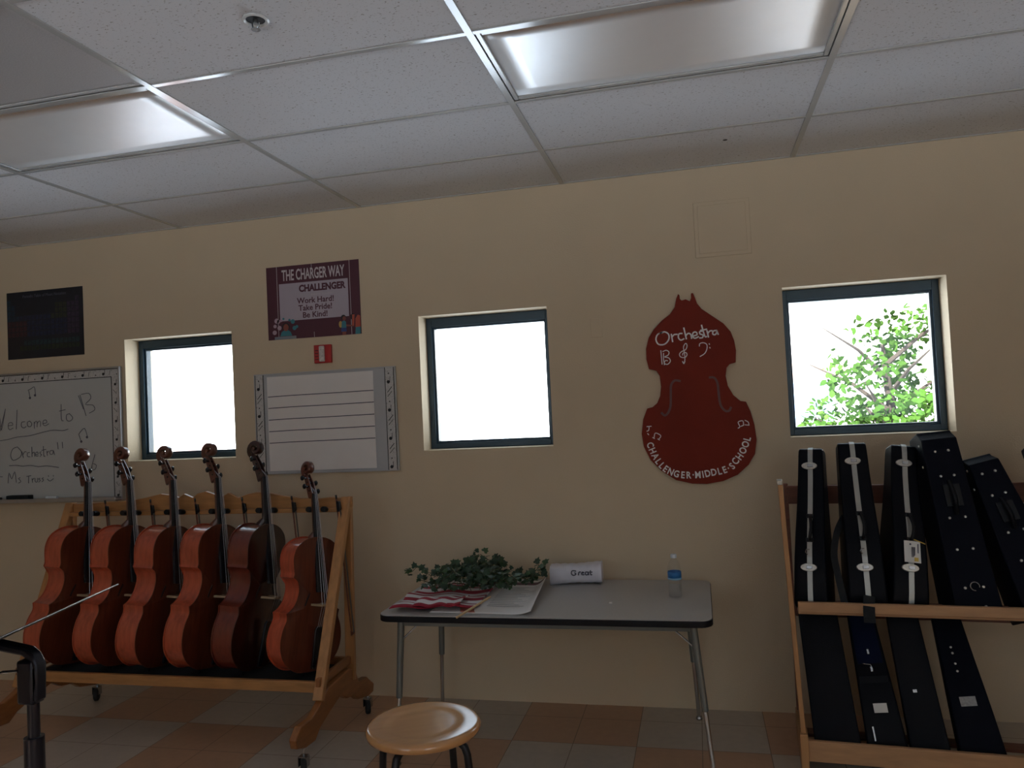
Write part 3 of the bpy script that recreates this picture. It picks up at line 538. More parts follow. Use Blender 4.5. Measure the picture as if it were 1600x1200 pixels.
f = MB(); f.prism([(.180, -.180), (.212, -.180), (.210, -.145), (.200, -.136), (.184, -.142)], lambda p, q: (p, -.0054, q), lambda p, q: (p, -.0059, q)); f.prism([(.268, -.2225), (.302, -.2225), (.303, -.18), (.272, -.18)], lambda p, q: (p, -.0054, q), lambda p, q: (p, -.0059, q)); f.build('pupil_clothes', teal, t, smooth=False)
f = MB(); f.prism([(.178, -.203), (.213, -.203), (.212, -.180), (.180, -.180)], lambda p, q: (p, -.0054, q), lambda p, q: (p, -.0059, q)); f.build('pupil_shorts', blu, t, smooth=False)
f = MB(); blob(f, .175, -.158, .011, .02, -.0051); f.build('backpack', yel, t, smooth=False)
f = MB(); f.prism([(.270, -.182), (.303, -.182), (.303, -.115), (.288, -.108), (.272, -.13)], lambda p, q: (p, -.0054, q), lambda p, q: (p, -.0059, q)); f.prism([(.25, -.17), (.262, -.17), (.268, -.105), (.252, -.105)], lambda p, q: (p, -.0054, q), lambda p, q: (p, -.0059, q)); f.build('pupil_clothes', org, t, smooth=False)

# ------------------------------------------------------------------ dark chart poster
t = thing('chart_poster', 'dark navy chart poster with rows of small coloured squares', 'poster', (-3.491, 0, 2.344))
MB().box((-.302, -.003, -.224), (.302, -.001, .224)).build('poster_board', M['navyposter'], t, smooth=False)
text_into(MB(), 'Periodic Table of Music Notation', .027, T((0, -.0034, .190)), .0002, sx=.95).build('title_lettering', mat('print_faint_white', (.10, .11, .15), .5), t, smooth=False)
cells = {}
for rI in range(9):
    for cI in range(18):
        if rI == 0 and cI not in (0, 17): continue
        if rI in (1, 2) and 2 <= cI < 12: continue
        if rI == 7 and cI < 4 or rI == 8 and cI < 3: continue
        key = ('teal' if rI in (7,) else 'green' if rI == 8 else 'blue' if 5 < cI < 15 and rI > 3 else 'cyan' if cI < 3 and rI < 4 else 'red' if cI < 5 and rI > 3 else 'violet' if cI > 14 else 'olive' if cI > 10 else 'blue')
        cells.setdefault(key, []).append((-.285 + cI * .0318, .155 - rI * .036 - (.022 if rI > 6 else 0)))
colr = {'teal': (.012, .035, .042), 'green': (.016, .026, .014), 'blue': (.010, .016, .045), 'cyan': (.008, .028, .05), 'red': (.045, .014, .020), 'violet': (.032, .020, .045), 'olive': (.025, .03, .016)}
for key, L_ in cells.items():
    mb = MB()
    for px, pz in L_: mb.box((px - .013, -.0036, pz - .015), (px + .013, -.0028, pz + .015))
    mb.build(key + '_squares', mat('chart_' + key, colr[key], .5, var=.4, vscale=60), t, smooth=False)

# ------------------------------------------------------------------ fire strobe
t = thing('fire_alarm_strobe', 'small red fire alarm strobe between the maroon poster and staff board', 'alarm', (-1.490, 0, 2.014))
MB().box((-.056, -.022, -.055), (.056, -.001, .055)).build('housing', M['redplastic'], t, bevel=.004)
MB().box((-.016, -.038, -.047), (.018, -.021, .047)).build('strobe_lens', M['strobe'], t, bevel=.005)
mb = MB()
for k in range(4): mb.box((-.047, -.0235, -.034 + k * .018), (-.026, -.0215, -.030 + k * .018)); 
mb.build('sounder_slots', M['inkblack'], t, smooth=False)

# ------------------------------------------------------------------ cello rack
t = thing('cello_rack', 'rolling honey-wood cello rack with scalloped top rail and black casters', 'instrument rack', (0, 0, 0))
FOOT = [(-1.0421, 0.1461), (-1.0529, 0.1898), (-0.9993, 0.2318), (-0.8946, 0.2262), (-0.8127, 0.2619), (-0.7263, 0.3068), (-0.549, 0.3161), (-0.492, 0.3254), (-0.4182, 0.2882), (-0.385, 0.222), (-0.2839, 0.2082), (-0.1942, 0.1419), (-0.2049, 0.1017), (-0.2738, 0.0991), (-0.3941, 0.1284), (-0.4491, 0.1697), (-0.5243, 0.1811), (-0.594, 0.2231), (-0.6489, 0.2077), (-0.7197, 0.1878), (-0.8219, 0.152), (-0.8727, 0.1133), (-0.9639, 0.1193)]; RAIL = [(-2.9447, 1.1975), (-2.7582, 1.2015), (-2.5407, 1.2084), (-2.4119, 1.2278), (-2.3269, 1.2442), (-2.2437, 1.2316), (-2.2108, 1.2201), (-2.1769, 1.241), (-2.12, 1.2183), (-2.0863, 1.2427), (-2.0369, 1.2523), (-1.9647, 1.2294), (-1.9409, 1.2182), (-1.8917, 1.242), (-1.8329, 1.2125), (-1.7765, 1.2325), (-1.7169, 1.2417), (-1.6389, 1.2331), (-1.5618, 1.2175), (-1.4472, 1.2013), (-1.3335, 1.199), (-1.2731, 1.2046), (-1.221, 1.2002), (-1.154, 1.2056)]
RYC = -.42
rail_z0 = 1.148
mb = MB(); mb.prism([(RAIL[0][0], rail_z0)] + [] + [(x, z) for x, z in RAIL][::1] + [(RAIL[-1][0], rail_z0)], lambda x, z: (x, RYC + .004, z), lambda x, z: (x, RYC + .026, z))
mb.build('top_rail', M['wood'], t, bevel=.003)
MB().box((-2.93, RYC - .028, 1.128), (-1.19, RYC + .004, 1.152)).build('rail_ledge', M['wood'], t, bevel=.003)
for ex in (-1.185, -2.945):
    mb = MB(); mb.beam((ex, -.405, 1.20), (ex, -.80, .27), .034, .052, up=(1, 0, 0)); mb.build('front_leg', M['wood_v'], t, bevel=.004)
    mb = MB(); mb.beam((ex + .002, -.400, 1.205), (ex + .002, -.445, .25), .030, .050, up=(1, 0, 0)); mb.build('rear_leg', M['wood_v'], t, bevel=.004)
    MB().prism(FOOT, lambda y, z: (ex - .018, y, z), lambda y, z: (ex + .018, y, z)).build('foot', M['wood_foot'], t, bevel=.005)
    MB().box((ex - .012, -.80, .335), (ex + .010, -.44, .375)).build('cross_brace', M['wood_foot'], t, bevel=.003)
    for cy, cz in ((-.955, .135), (-.245, .105)):
        g = .012
        c = MB().lathe([(0, -.014), (.030, -.014), (.038, -.009), (.038, .009), (.030, .014), (0, .014)], 24, mtx=T((ex + .004, cy - .012, .037)) @ Matrix.Rotation(.5, 4, 'Z') @ Matrix.Rotation(PI / 2, 4, 'Y')).build('caster_wheel', M['rubber'], t)
        mb = MB(); mb.tube([(ex, cy, cz + .02), (ex, cy, .082)], .006, 8); mb.box((ex - .018, cy - .02, .076), (ex + .018, cy + .016, .082)); mb.box((ex - .020, cy - .022, .036), (ex - .017, cy + .008, .080)); mb.box((ex + .021, cy - .022, .036), (ex + .024, cy + .008, .080))
        mb.build('caster_fork', M['steel'], c)
MB().box((-2.925, -.775, .298), (-1.205, -.752, .350)).build('front_board', M['wood'], t, bevel=.003)
MB().box((-2.925, -.752, .300), (-1.205, -.43, .316)).build('shelf_board', M['wood'], t, bevel=.002)
MB().box((-2.92, -.750, .316), (-1.21, -.435, .322)).build('felt_mat', M['felt'], t, smooth=False)
MB().box((-2.925, -.432, .300), (-1.205, -.412, .36)).build('rear_board', M['wood_foot'], t, bevel=.003)
NX = [-2.7573, -2.479, -2.1923, -1.9103, -1.6214, -1.3229]
for x in NX:
    mb = MB()
    for s in (-1, 1): mb.tube([(x - .005 + s * .044, RYC - .026, 1.142), (x - .005 + s * .044, -.460, 1.146), (x - .005 + s * .043, -.486, 1.150)], [.011, .0155, .0145], 10)
    mb.build('neck_hanger', M['blackplastic'], t)

# ------------------------------------------------------------------ cello
def cello_outline():
    low = [(0, 0), (.09, .006), (.16, .045), (.205, .105), (.219, .175), (.208, .245), (.186, .295), (.192, .332)]
    cb = [(.192, .332), (.160, .352), (.134, .385), (.119, .43), (.118, .47), (.132, .51), (.160, .530)]
    up = [(.160, .530), (.156, .552), (.166, .60), (.168, .645), (.150, .695), (.105, .732), (.05, .751), (0, .755)]
    r = smoothpts(low, 3)[:-1] + smoothpts(cb, 3)[:-1] + smoothpts(up, 3)
    return r + [(-a, b) for a, b in r[-2:0:-1]]
OUT = cello_outline()
def make_cello(mats, scale=1.0):
    """local frame: +x is the front, z runs up the body, y across; returns list of (name, object, children)"""
    rib, top, neck = mats; S = scale; parts = []
    hx = .058 * S
    def P(o_, k=1.0): return [(a * S * k, b * S * k + (1 - k) * .38 * S) for a, b in o_]
    mb = MB(); rim = P(OUT, .975); a = [mb.bm.verts.new((-hx, y, z)) for y, z in rim]; b = [mb.bm.verts.new((hx, y, z)) for y, z in rim]
    for k in range(len(rim)): mb.bm.faces.new((a[k], a[(k + 1) % len(a)], b[(k + 1) % len(a)], b[k]))
    parts.append(mb.build('ribs', rib, angle=50))
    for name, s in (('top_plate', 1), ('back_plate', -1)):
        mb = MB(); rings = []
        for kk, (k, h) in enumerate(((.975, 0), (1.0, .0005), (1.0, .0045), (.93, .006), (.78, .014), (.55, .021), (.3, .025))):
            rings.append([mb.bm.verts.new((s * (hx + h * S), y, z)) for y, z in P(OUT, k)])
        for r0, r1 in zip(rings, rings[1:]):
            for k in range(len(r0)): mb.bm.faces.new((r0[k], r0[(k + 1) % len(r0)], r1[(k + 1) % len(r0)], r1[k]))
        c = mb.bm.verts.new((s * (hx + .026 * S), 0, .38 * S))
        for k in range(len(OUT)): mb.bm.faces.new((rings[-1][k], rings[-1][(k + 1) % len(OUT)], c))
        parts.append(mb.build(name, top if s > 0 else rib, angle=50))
    th = math.radians(11)      # neck leans back
    n0 = Vector((.040 * S, 0, .735 * S)); nd = Vector((-math.sin(th), 0, math.cos(th))); nf = Vector((math.cos(th), 0, math.sin(th)))
    n1 = n0 + nd * .275 * S
    mb = MB(); mb.tube([n0 - nd * .015 * S - nf * .045 * S, n0 + nd * .02 * S - nf * .028 * S, n0 + nd * .05 * S, n0 + nd * .15 * S, n1 - nd * .02 * S, n1 + nd * .005], [.030 * S, .028 * S, .019 * S, .0165 * S, .0155 * S, .016 * S], 12)
    parts.append(mb.build('neck', neck))
    mb = MB(); fb0 = n0 - nd * .30 * S + nf * .045 * S; fb1 = n1 + nf * .012 * S
    fb0 = Vector((hx + .062 * S, 0, .445 * S)); fb1 = n1 + nf * .016 * S
    def fbp(t_, w_, e): q = fb0.lerp(fb1, t_); return q
    V = []
    for t_, wd_ in ((0, .031), (.5, .0245), (1, .016)):
        q = fb0.lerp(fb1, t_); V.append([mb.bm.verts.new(q + Vector((dx * S, y * wd_ * S, 0))) for y, dx in ((-1, -.012), (-1, 0), (-.5, .005), (0, .007), (.5, .005), (1, 0), (1, -.012))])
    for r0, r1 in zip(V, V[1:]):
        for k in range(7): mb.bm.faces.new((r0[k], r0[(k + 1) % 7], r1[(k + 1) % 7], r1[k]))
    mb.bm.faces.new(V[0]); mb.bm.faces.new(V[-1][::-1]); parts.append(mb.build('fingerboard', M['ebony']))
    # pegbox and scroll, one carved piece
    th2 = math.radians(27); pd = Vector((-math.sin(th2), 0, math.cos(th2))); pf = Vector((math.cos(th2), 0, math.sin(th2)))
    mb = MB(); L_ = .135 * S
    for s in (-1, 1):
        A = n1 + Vector((0, s * .0125 * S, 0)); B = n1 + pd * L_ + Vector((0, s * .0105 * S, 0))
        q = [A - pf * .030 * S - pd * .012 * S, A + pf * .012 * S, A + pf * .010 * S + pd * L_ * .5, B + pf * .000 * S, B - pf * .022 * S, A - pf * .024 * S + pd * L_ * .5]
        va = [mb.bm.verts.new(v) for v in q]; vb = [mb.bm.verts.new(v + Vector((0, s * .006 * S, 0))) for v in q]
        for k in range(6): mb.bm.faces.new((va[k], va[(k + 1) % 6], vb[(k + 1) % 6], vb[k]))
        mb.bm.faces.new(va[::-1]); mb.bm.faces.new(vb)
    A = n1 - pf * .030 * S - pd * .012 * S; B = n1 + pd * L_ - pf * .020 * S
    mb.beam(A + pf * .004 * S, B, .030 * S, .010 * S, up=(0, 1, 0)) if False else mb.tube([A + pf * .006 * S, n1 - pf * .021 * S + pd * L_ * .5, B], [.011 * S] * 3, 8, sx=1.5)
    # volute: a spiral of widening blocks
    cen = n1 + pd * (L_ + .030 * S) + pf * .012 * S; prev = None
    a0 = math.radians(200); pts = []
    for k in range(30):
        u = k / 29; a_ = a0 - u * 2 * PI * 1.55; r_ = (.040 * (1 - u) ** .9 + .004) * S
        pts.append((cen + pf * math.cos(a_) * r_ * -1 * -1 + pd * math.sin(a_) * r_ * -1, u, a_))
    path = [B - pd * .01 * S + pf * .002 * S]
    path = []; rad = []
    for k in range(26):
        u = k / 25; a_ = math.radians(215) - u * math.radians(520); r_ = (.038 * (1 - u) + .005) * S
        path.append(cen + pf * math.cos(a_) * r_ + pd * math.sin(a_) * r_); rad.append((.0105 * (1 - u) + .0055) * S)
    rings = []
    for k, (p_, r_) in enumerate(zip(path, rad)):
        u = k / 25; hw = (.015 + .013 * u) * S; rv = (p_ - cen).normalized()
        rings.append([mb.bm.verts.new(p_ + rv * dr * r_ + Vector((0, y * hw, 0))) for dr, y in ((1, -.75), (.55, -1), (-.8, -1), (-.8, 1), (.55, 1), (1, .75))])
    for r0, r1 in zip(rings, rings[1:]):
        for k in range(6): mb.bm.faces.new((r0[k], r0[(k + 1) % 6], r1[(k + 1) % 6], r1[k]))
    mb.bm.faces.new(rings[0]); mb.bm.faces.new(rings[-1][::-1])
    mb.tube([cen - Vector((0, .031 * S, 0)), cen + Vector((0, .031 * S, 0))], .0085 * S, 12)
    mb.tube([B - pd * .015 * S, B + pd * .015 * S - pf * .004 * S, path[0]], [.011 * S, .0125 * S, .012 * S], 8, sx=1.2)
    parts.append(mb.build('scroll', neck, angle=45))
    for k, s in enumerate((1, -1, 1, -1)):
        q = n1 + pd * (.024 + .028 * k) * S - pf * .006 * S; y = Vector((0, s, 0))
        mb = MB(); mb.tube([q - y * .022 * S, q + y * .034 * S], [.0045 * S, .0065 * S], 8); mb.tube([q + y * .034 * S, q + y * .040 * S, q + y * .052 * S, q + y * .060 * S], [.006 * S, .014 * S, .016 * S, .008 * S], 10, sx=.45)
        parts.append(mb.build('peg', M['ebony']))
    # bridge, tailpiece, strings, endpin, f holes
    mb = MB(); bx = hx + .022 * S
    mb.prism([(-.042, 0), (-.024, 0), (-.016, .022), (.016, .022), (.024, 0), (.042, 0), (.036, .05), (.030, .078), (0, .086), (-.030, .078), (-.036, .05)], lambda y, h: (bx + h * S, y * S, (.375 - .006) * S), lambda y, h: (bx + h * S, y * S, (.375 + .005) * S)); parts.append(mb.build('bridge', M['maple'], bevel=.001))
    mb = MB(); mb.prism([(-.012, .02), (.012, .02), (.030, .24), (.022, .255), (-.022, .255), (-.030, .24)], lambda y, z: (hx + (.022 + .14 * z) * S, y * S, z * S), lambda y, z: (hx + (.034 + .14 * z) * S, y * S, z * S)); parts.append(mb.build('tailpiece', M['ebony'], bevel=.002))
    mb = MB()
    for k in (-1.5, -.5, .5, 1.5):
        q = Vector((bx + (.084 - .002 * k * k) * S, k * .016 * S, .375 * S)); mb.tube([(hx + .068 * S, k * .012 * S, .25 * S), q, n1 + nf * .024 * S + Vector((0, k * .0065 * S, 0)), n1 + pd * .05 * S], .0011, 4, cap=False)
    parts.append(mb.build('strings', M['string'], smooth=False))
    mb = MB(); mb.lathe([(0, .012), (.014, .01), (.014, -.012), (.006, -.016), (.005, -.034), (0, -.040)], 14, mtx=Matrix.Diagonal((S, S, S, 1))); parts.append(mb.build('endpin', M['ebony']))
    for s in (-1, 1):
        mb = MB(); pts_ = smoothpts([(s * .062, .455), (s * .054, .448), (s * .056, .435), (s * .070, .40), (s * .086, .35), (s * .094, .315), (s * .098, .300), (s * .090, .294)], 3)
        for p_, q_ in zip(pts_, pts_[1:]):
            k0 = Vector(p_); k1 = Vector(q_); d = (k1 - k0).normalized() * .001; nq = Vector((-d.y, d.x)) * 4.5
            fx = lambda y, z, e=0: hx + (.006 + .0195 * max(0, 1 - (abs(y) / .15) ** 2)) * S + e
            w4 = [k0 - nq - d, k1 - nq + d, k1 + nq + d, k0 + nq - d]
            mb.prism([tuple(v) for v in w4], lambda y, z: (fx(y, z, -.002), y * S, z * S), lambda y, z: (fx(y, z, .0012), y * S, z * S))
        parts.append(mb.build('f_hole', M['inkblack'], smooth=False))
    return parts
BX = [-2.8431, -2.5317, -2.2826, -1.9785, -1.7144, -1.3797]
specs = [('warm', 1.0, 'orange-brown cello leftmost in the rolling rack', 0), ('warm', 1.0, 'orange-brown cello second from left in the rack', .02),
         ('warm', .995, 'cello third from left in the rack, scroll below the left window', .0), ('warm', 1.0, 'cello fourth from left in the rack, glossy orange ribs', .01),
         ('dark', 1.0, 'darkest brown cello, fifth from left in the rack, scroll before the staff board', .03), ('bright', .90, 'smallest cello with bright red-orange ribs at right end of rack', .0)]
protos = {}
for i, (mk, S, lab, dy) in enumerate(specs):
    lean = math.atan2(.14, .85); S = S * .985; base = Vector((BX[i] + .020, -.628, .352))
    key = (mk, S)
    if key not in protos:
        r = thing('cello', lab, 'cello', group='cellos standing in the rolling rack')
        for o in make_cello(CM[mk], S): o.parent = r
        protos[key] = r
    else:
        r = copy_thing(protos[key]); r['label'] = lab
    # body axis leans to the wall; yaw keeps the front towards +x
    dx = (NX[i] - BX[i]) - .02
    up = Vector((dx * .80, .14, .85)).normalized(); fx = Vector((math.cos(YAW), math.sin(YAW), 0)) if (YAW := math.radians(-22 if i == 5 else -6 + 3 * (i % 3))) is not None else None
    fx = (fx - up * fx.dot(up)).normalized(); ly = up.cross(fx)
    r.matrix_world = Matrix(((fx.x, ly.x, up.x, base.x), (fx.y, ly.y, up.y, base.y), (fx.z, ly.z, up.z, base.z), (0, 0, 0, 1)))

# ------------------------------------------------------------------ bows hanging on the rack
def make_bow():
    ps = []
    mb = MB(); mb.tube([(0, 0, 0.012), (0, 0, -.02), (0, .002, -.35), (0, 0, -.66), (.002, .0, -.70)], [.0050, .0048, .0042, .0032, .003], 8); ps.append(mb.build('stick', M['wood_red']))
    mb = MB(); mb.prism([(0, 0), (.024, -.004), (.026, -.040), (.018, -.055), (0, -.058)], lambda x, z: (x, -.006, z), lambda x, z: (x, .006, z)); mb.tube([(0, 0, .012), (0, 0, .032)], .0055, 8); ps.append(mb.build('frog', M['ebony'], bevel=.002))
    mb = MB(); mb.box((.020, -.005, -.695), (.0212, .005, -.01)); ps.append(mb.build('bow_hair', M['hair'], smooth=False))
    mb = MB(); mb.prism([(-.003, -.685), (.022, -.690), (.022, -.697), (-.003, -.712)], lambda x, z: (x, -.004, z), lambda x, z: (x, .004, z)); ps.append(mb.build('tip', M['wood_red'], bevel=.001))
    return ps
names = ['bow hanging in the rack between the first and second cellos', 'bow hanging in the rack between the second and third cellos', 'bow hanging in the rack between the third and fourth cellos',
         'bow hanging between the fourth cello and the darkest cello', 'bow hanging between the darkest cello and the smallest cello', 'bow hanging beside the right end leg of the rack']
pb = None
for i, x in enumerate([-2.6622, -2.3616, -2.0744, -1.7803, -1.4803, -1.2195]):
    if pb is None:
        pb = r = thing('cello_bow', names[0], 'bow', group='bows hung from the cello rack')
        for o in make_bow(): o.parent = r
    else: r = copy_thing(pb); r['label'] = names[i]
    r.location = (x, -.455, 1.188); r.rotation_euler = (.03, math.radians(-4), math.radians(-20))
    

# ------------------------------------------------------------------ folding table
t = thing('activity_table', 'grey laminate table with black edge against the wall', 'table', (-.08, -.475, 0), (0, 0, -.004))
def rrect(hx_, hy_, r, n=6):
    o_ = []
    for cx, cy, a0 in ((hx_ - r, hy_ - r, 0), (-hx_ + r, hy_ - r, 90), (-hx_ + r, -hy_ + r, 180), (hx_ - r, -hy_ + r, 270)):
        for k in range(n + 1): a_ = math.radians(a0 + 90 * k / n); o_.append((cx + r * math.cos(a_), cy + r * math.sin(a_)))
    return o_
TX, TY = .762, .381
MB().prism(rrect(TX - .003, TY - .003, .055), lambda x, y: (x, y, .672), lambda x, y: (x, y, .700)).build('tabletop', M['laminate'], t, bevel=.001)
MB().prism(rrect(TX, TY, .058), lambda x, y: (x, y, .668), lambda x, y: (x, y, .6965)).build('edge_band', M['blackplastic'], t, bevel=.004)
mb = MB(); mb.box((-.66, -.30, .630), (.66, -.285, .669)); mb.box((-.66, .285, .630), (.66, .30, .669)); mb.box((-.665, -.30, .630), (-.65, .30, .669)); mb.box((.65, -.30, .630), (.665, .30, .669)); mb.build('apron', M['tableleg'], t, smooth=False)
for sx_, sy_, in ((-1, -1), (1, -1), (-1, 1), (1, 1)):
    A = Vector((sx_ * .675, sy_ * .29, .668)); B = Vector((sx_ * .735, sy_ * .345, .012)); K = A.lerp(B, .56)
    if sx_ < 0: B.x = -.70 if sy_ < 0 else -.715
    if sx_ > 0 and sy_ > 0: A.x = .640; B.x = .668
    K = A.lerp(B, .56)
    l = MB().tube([A, K], [.0175, .0150], 14).build('leg', M['tableleg'], t)
    MB().tube([K - (K - A) * .02, B], .0105, 12).build('leg_insert', M['chrome'], l)
    MB().lathe([(0, 0), (.016, 0), (.018, .006), (.013, .016), (0, .018)], 14, (B.x, B.y, 0)).build('glide', M['steel'], l)
    MB().tube([A.lerp(B, .17), Vector((A.x - sx_ * .11, A.y, .660))], .004, 6).build('brace', M['steel'], l)

# ------------------------------------------------------------------ things on the table
TZ = .7005
t = thing('striped_flag', 'red and white striped flag folded flat at the left end of the table', 'flag', (0, 0, TZ))
def flagf(u, v):
    x = -.80 + u * .40 + v * .02; y = -.80 + v * .52 + u * .02
    return (x + .01 * math.sin(v * 9), y, .017 + .006 * math.sin(u * 11 + v * 4) + .006 * math.sin(v * 17 + u * 2) + .012 * math.exp(-((v - .1) / .1) ** 2) * u)
MB().grid(flagf, 40, 40, uv=True).build('flag_cloth', M['flag'], t, solid=.004)
def fl2(u, v):
    x = -.68 + u * .22; y = -.81 + v * .17
    return (x, y + .03 * u, .030 + .012 * math.sin(PI * v) + .005 * math.sin(u * 14))
MB().grid(fl2, 20, 12, uv=True).build('folded_edge', M['flag_fold'], t, solid=.004)
t = thing('poster_sheet', 'white paper poster with maroon heading, right edge curling up, on the table', 'poster', (0, 0, TZ))
def shf(u, v):
    x = -.60 + u * .50 - v * .02; y = -.80 + v * .64 - .02 * u
    c = max(0, u - .80) / .20
    return (x - .012 * c * c, y, .002 + c * c * (.018 + .07 * v) + .003 * v * v * (1 - c))
MB().grid(shf, 30, 24).build('paper_sheet', M['paper'], t, solid=.0012)
MB().grid(lambda u, v: tuple(Vector(shf(.35 + .60 * u, .86 + .09 * v)) + Vector((0, 0, .0022))), 20, 4).build('maroon_heading', M['maroon'], t, solid=.0006)
MB().grid(lambda u, v: tuple(Vector(shf(.30 + .14 * u - .1 * v, .02 + .24 * v)) + Vector((0, 0, .0022))), 8, 6).build('coral_print', M['coral'], t, solid=.0006)
mb = MB()
for k in range(13):
    v0 = .20 + k * .048
    mb.grid(lambda u, v: tuple(Vector(shf(.50 + (.36 - .06 * (k % 3)) * u, v0 + .008 * v)) + Vector((0, 0, .0020))), 10, 1)
mb.build('printed_lines', mat('faint_grey_print', (.36, .36, .38), .6), t, solid=.0004)
# artificial ivy
t = thing('ivy_garland', 'dark green artificial ivy garland heaped over the flag and poster', 'plant', (0, 0, TZ))
random.seed(11)
st = MB(); lf = MB(); lf2 = MB()
def leaf(mb, c, size, d, n):
    d = (d - n * d.dot(n)).normalized(); s_ = n.cross(d)
    shp = [(0, 0), (.28, -.12), (.50, .12), (.36, .36), (.44, .62), (.18, .66), (0, 1.0), (-.18, .66), (-.44, .62), (-.36, .36), (-.50, .12), (-.28, -.12)]
    vs = [mb.bm.verts.new(c + s_ * a * size + d * b * size + n * (-.22 * abs(a) * size)) for a, b in shp]; m0 = mb.bm.verts.new(c + d * .42 * size)
    for k in range(len(vs)): mb.bm.faces.new((vs[k], vs[(k + 1) % len(vs)], m0))
for sI in range(40):
    a0 = Vector((random.uniform(-.66, -.20), random.uniform(-.62, -.28), .035))
    dr = Vector((random.uniform(-1, 1), random.uniform(-.5, .5), 0)).normalized(); L_ = random.uniform(.10, .22); up_ = random.uniform(.0, .10)
    P_ = []
    for k in range(8):
        u = k / 7; P_.append(a0 + dr * L_ * u + Vector((0, 0, .03 + up_ * math.sin(u * 2.2) + .01 * math.sin(k * 2 + sI))))
    st.tube(P_, .0018, 5)
    for k in range(1, 8):
        for s in (-1, 1):
            q = P_[k] + Vector((random.uniform(-.02, .02), random.uniform(-.02, .02), random.uniform(-.02, .02))); q.z = max(q.z, .022)
            leaf(lf if random.random() < .7 else lf2, q, random.uniform(.024, .040), Vector((random.uniform(-1, 1), random.uniform(-1, 1), random.uniform(-.3, .6))), Vector((random.uniform(-.7, .7), random.uniform(-1, .3), random.uniform(.3, 1))).normalized())
for sx_, hz in ((-.60, .145), (-.52, .16), (-.475, .125), (-.64, .12)):
    P_ = [Vector((sx_ + .02, -.42, .04)), Vector((sx_ + .01, -.40, hz * .6)), Vector((sx_, -.38, hz))]; st.tube(P_, .0016, 5)
    for q in (P_[2], P_[1], P_[1].lerp(P_[2], .5)): 
        for s in (-1, 1): leaf(lf2, q, .034, Vector((s, -.2, .5)), Vector((.1 * s, -1, .3)).normalized())
st.build('stems', M['stem'], t); lf.build('leaves', M['leaf'], t); lf2.build('lighter_leaves', M['leaf2'], t)
e = MB(); e.tube([(-.33, -.70, TZ + .052), (-.435, -.90, TZ + .008)], .0055, 8); tag(e.build('flag_stick', M['stick']), 'pale wooden stick poking over the front edge of the table', 'stick')
t = thing('paper_towel_pack', 'white plastic-wrapped paper pack on the table behind the poster', 'package', (.0, -.17, TZ), (0, 0, .06))
def packf(u, v):
    a_ = v * 2 * PI; x = (u - .5) * .27; cx = math.cos(a_); sn = math.sin(a_); p_ = 3.2
    rx = math.copysign(abs(cx) ** (2 / p_), cx); rz = math.copysign(abs(sn) ** (2 / p_), sn); e_ = 1 + .12 * abs(u - .5) * 2 + .03 * math.sin(u * 40 + v * 21)
    return (x, rx * .062 * e_, .048 + rz * .046 * e_ + .012 * (u - .3))
mb = MB(); mb.grid(packf, 22, 32); bmesh.ops.remove_doubles(mb.bm, verts=mb.bm.verts, dist=.0005); bmesh.ops.holes_fill(mb.bm, edges=mb.bm.edges, sides=0); mb.build('wrapped_pack', M['plasticbag'], t)
mb = MB()
for s_ in ([(-.012, .012), (-.030, .014), (-.036, 0), (-.026, -.010), (-.012, -.004), (-.018, .003)], [(.0, -.008), (.004, .006), (.012, .007)], [(.030, -.007), (.018, -.006), (.020, .006), (.030, .004), (.018, .0)], [(.050, .006), (.038, .006), (.038, -.007), (.050, -.006), (.052, .008), (.054, -.008)], [(.064, .014), (.064, -.007), (.070, -.007)], [(.058, .006), (.072, .006)]):
    mb.ribbon(smoothpts([(x_ + .015, z_ + .062) for x_, z_ in s_], 3), .0055, -.0685, .002)
mb.build('brand_lettering', M['ink'], t, smooth=False)
t = thing('water_bottle', 'clear plastic water bottle with blue label near the right end of the table', 'bottle', (.517, -.47, TZ))
MB().lathe([(0, .004), (.020, .001), (.030, .004), (.0315, .012), (.030, .02), (.0315, .028), (.030, .036), (.0315, .044), (.030, .052), (.0315, .060), (.030, .068), (.0315, .076), (.031, .09), (.031, .125), (.0315, .13), (.030, .145), (.024, .165), (.0145, .178), (.0130, .186), (.0130, .190)], 28).build('bottle_body', M['pet'], t)
MB().lathe([(.0318, .092), (.0318, .124)], 28).build('label', M['labelblue'], t, solid=.0006)
MB().lathe([(.0322, .088), (.0322, .096)], 28).build('label_lower_band', M['labelpale'], t, solid=.0006)
MB().lathe([(.0, .204), (.0135, .204), (.0145, .202), (.0148, .188), (.0135, .188)], 20).build('cap', M['capwhite'], t)
MB().lathe([(0, .006), (.0285, .008), (.029, .07), (.0, .07)], 24).build('water', M['pet'], t)
e = MB(); e.prism([(0, 0), (.016, .004), (.012, .014), (.002, .012)], lambda x, y: (.215 + x, -.60 + y, TZ), lambda x, y: (.215 + x, -.60 + y, TZ + .006)); tag(e.build('paper_scrap', M['paper']), 'tiny white scrap lying on the bare middle of the table', 'scrap')

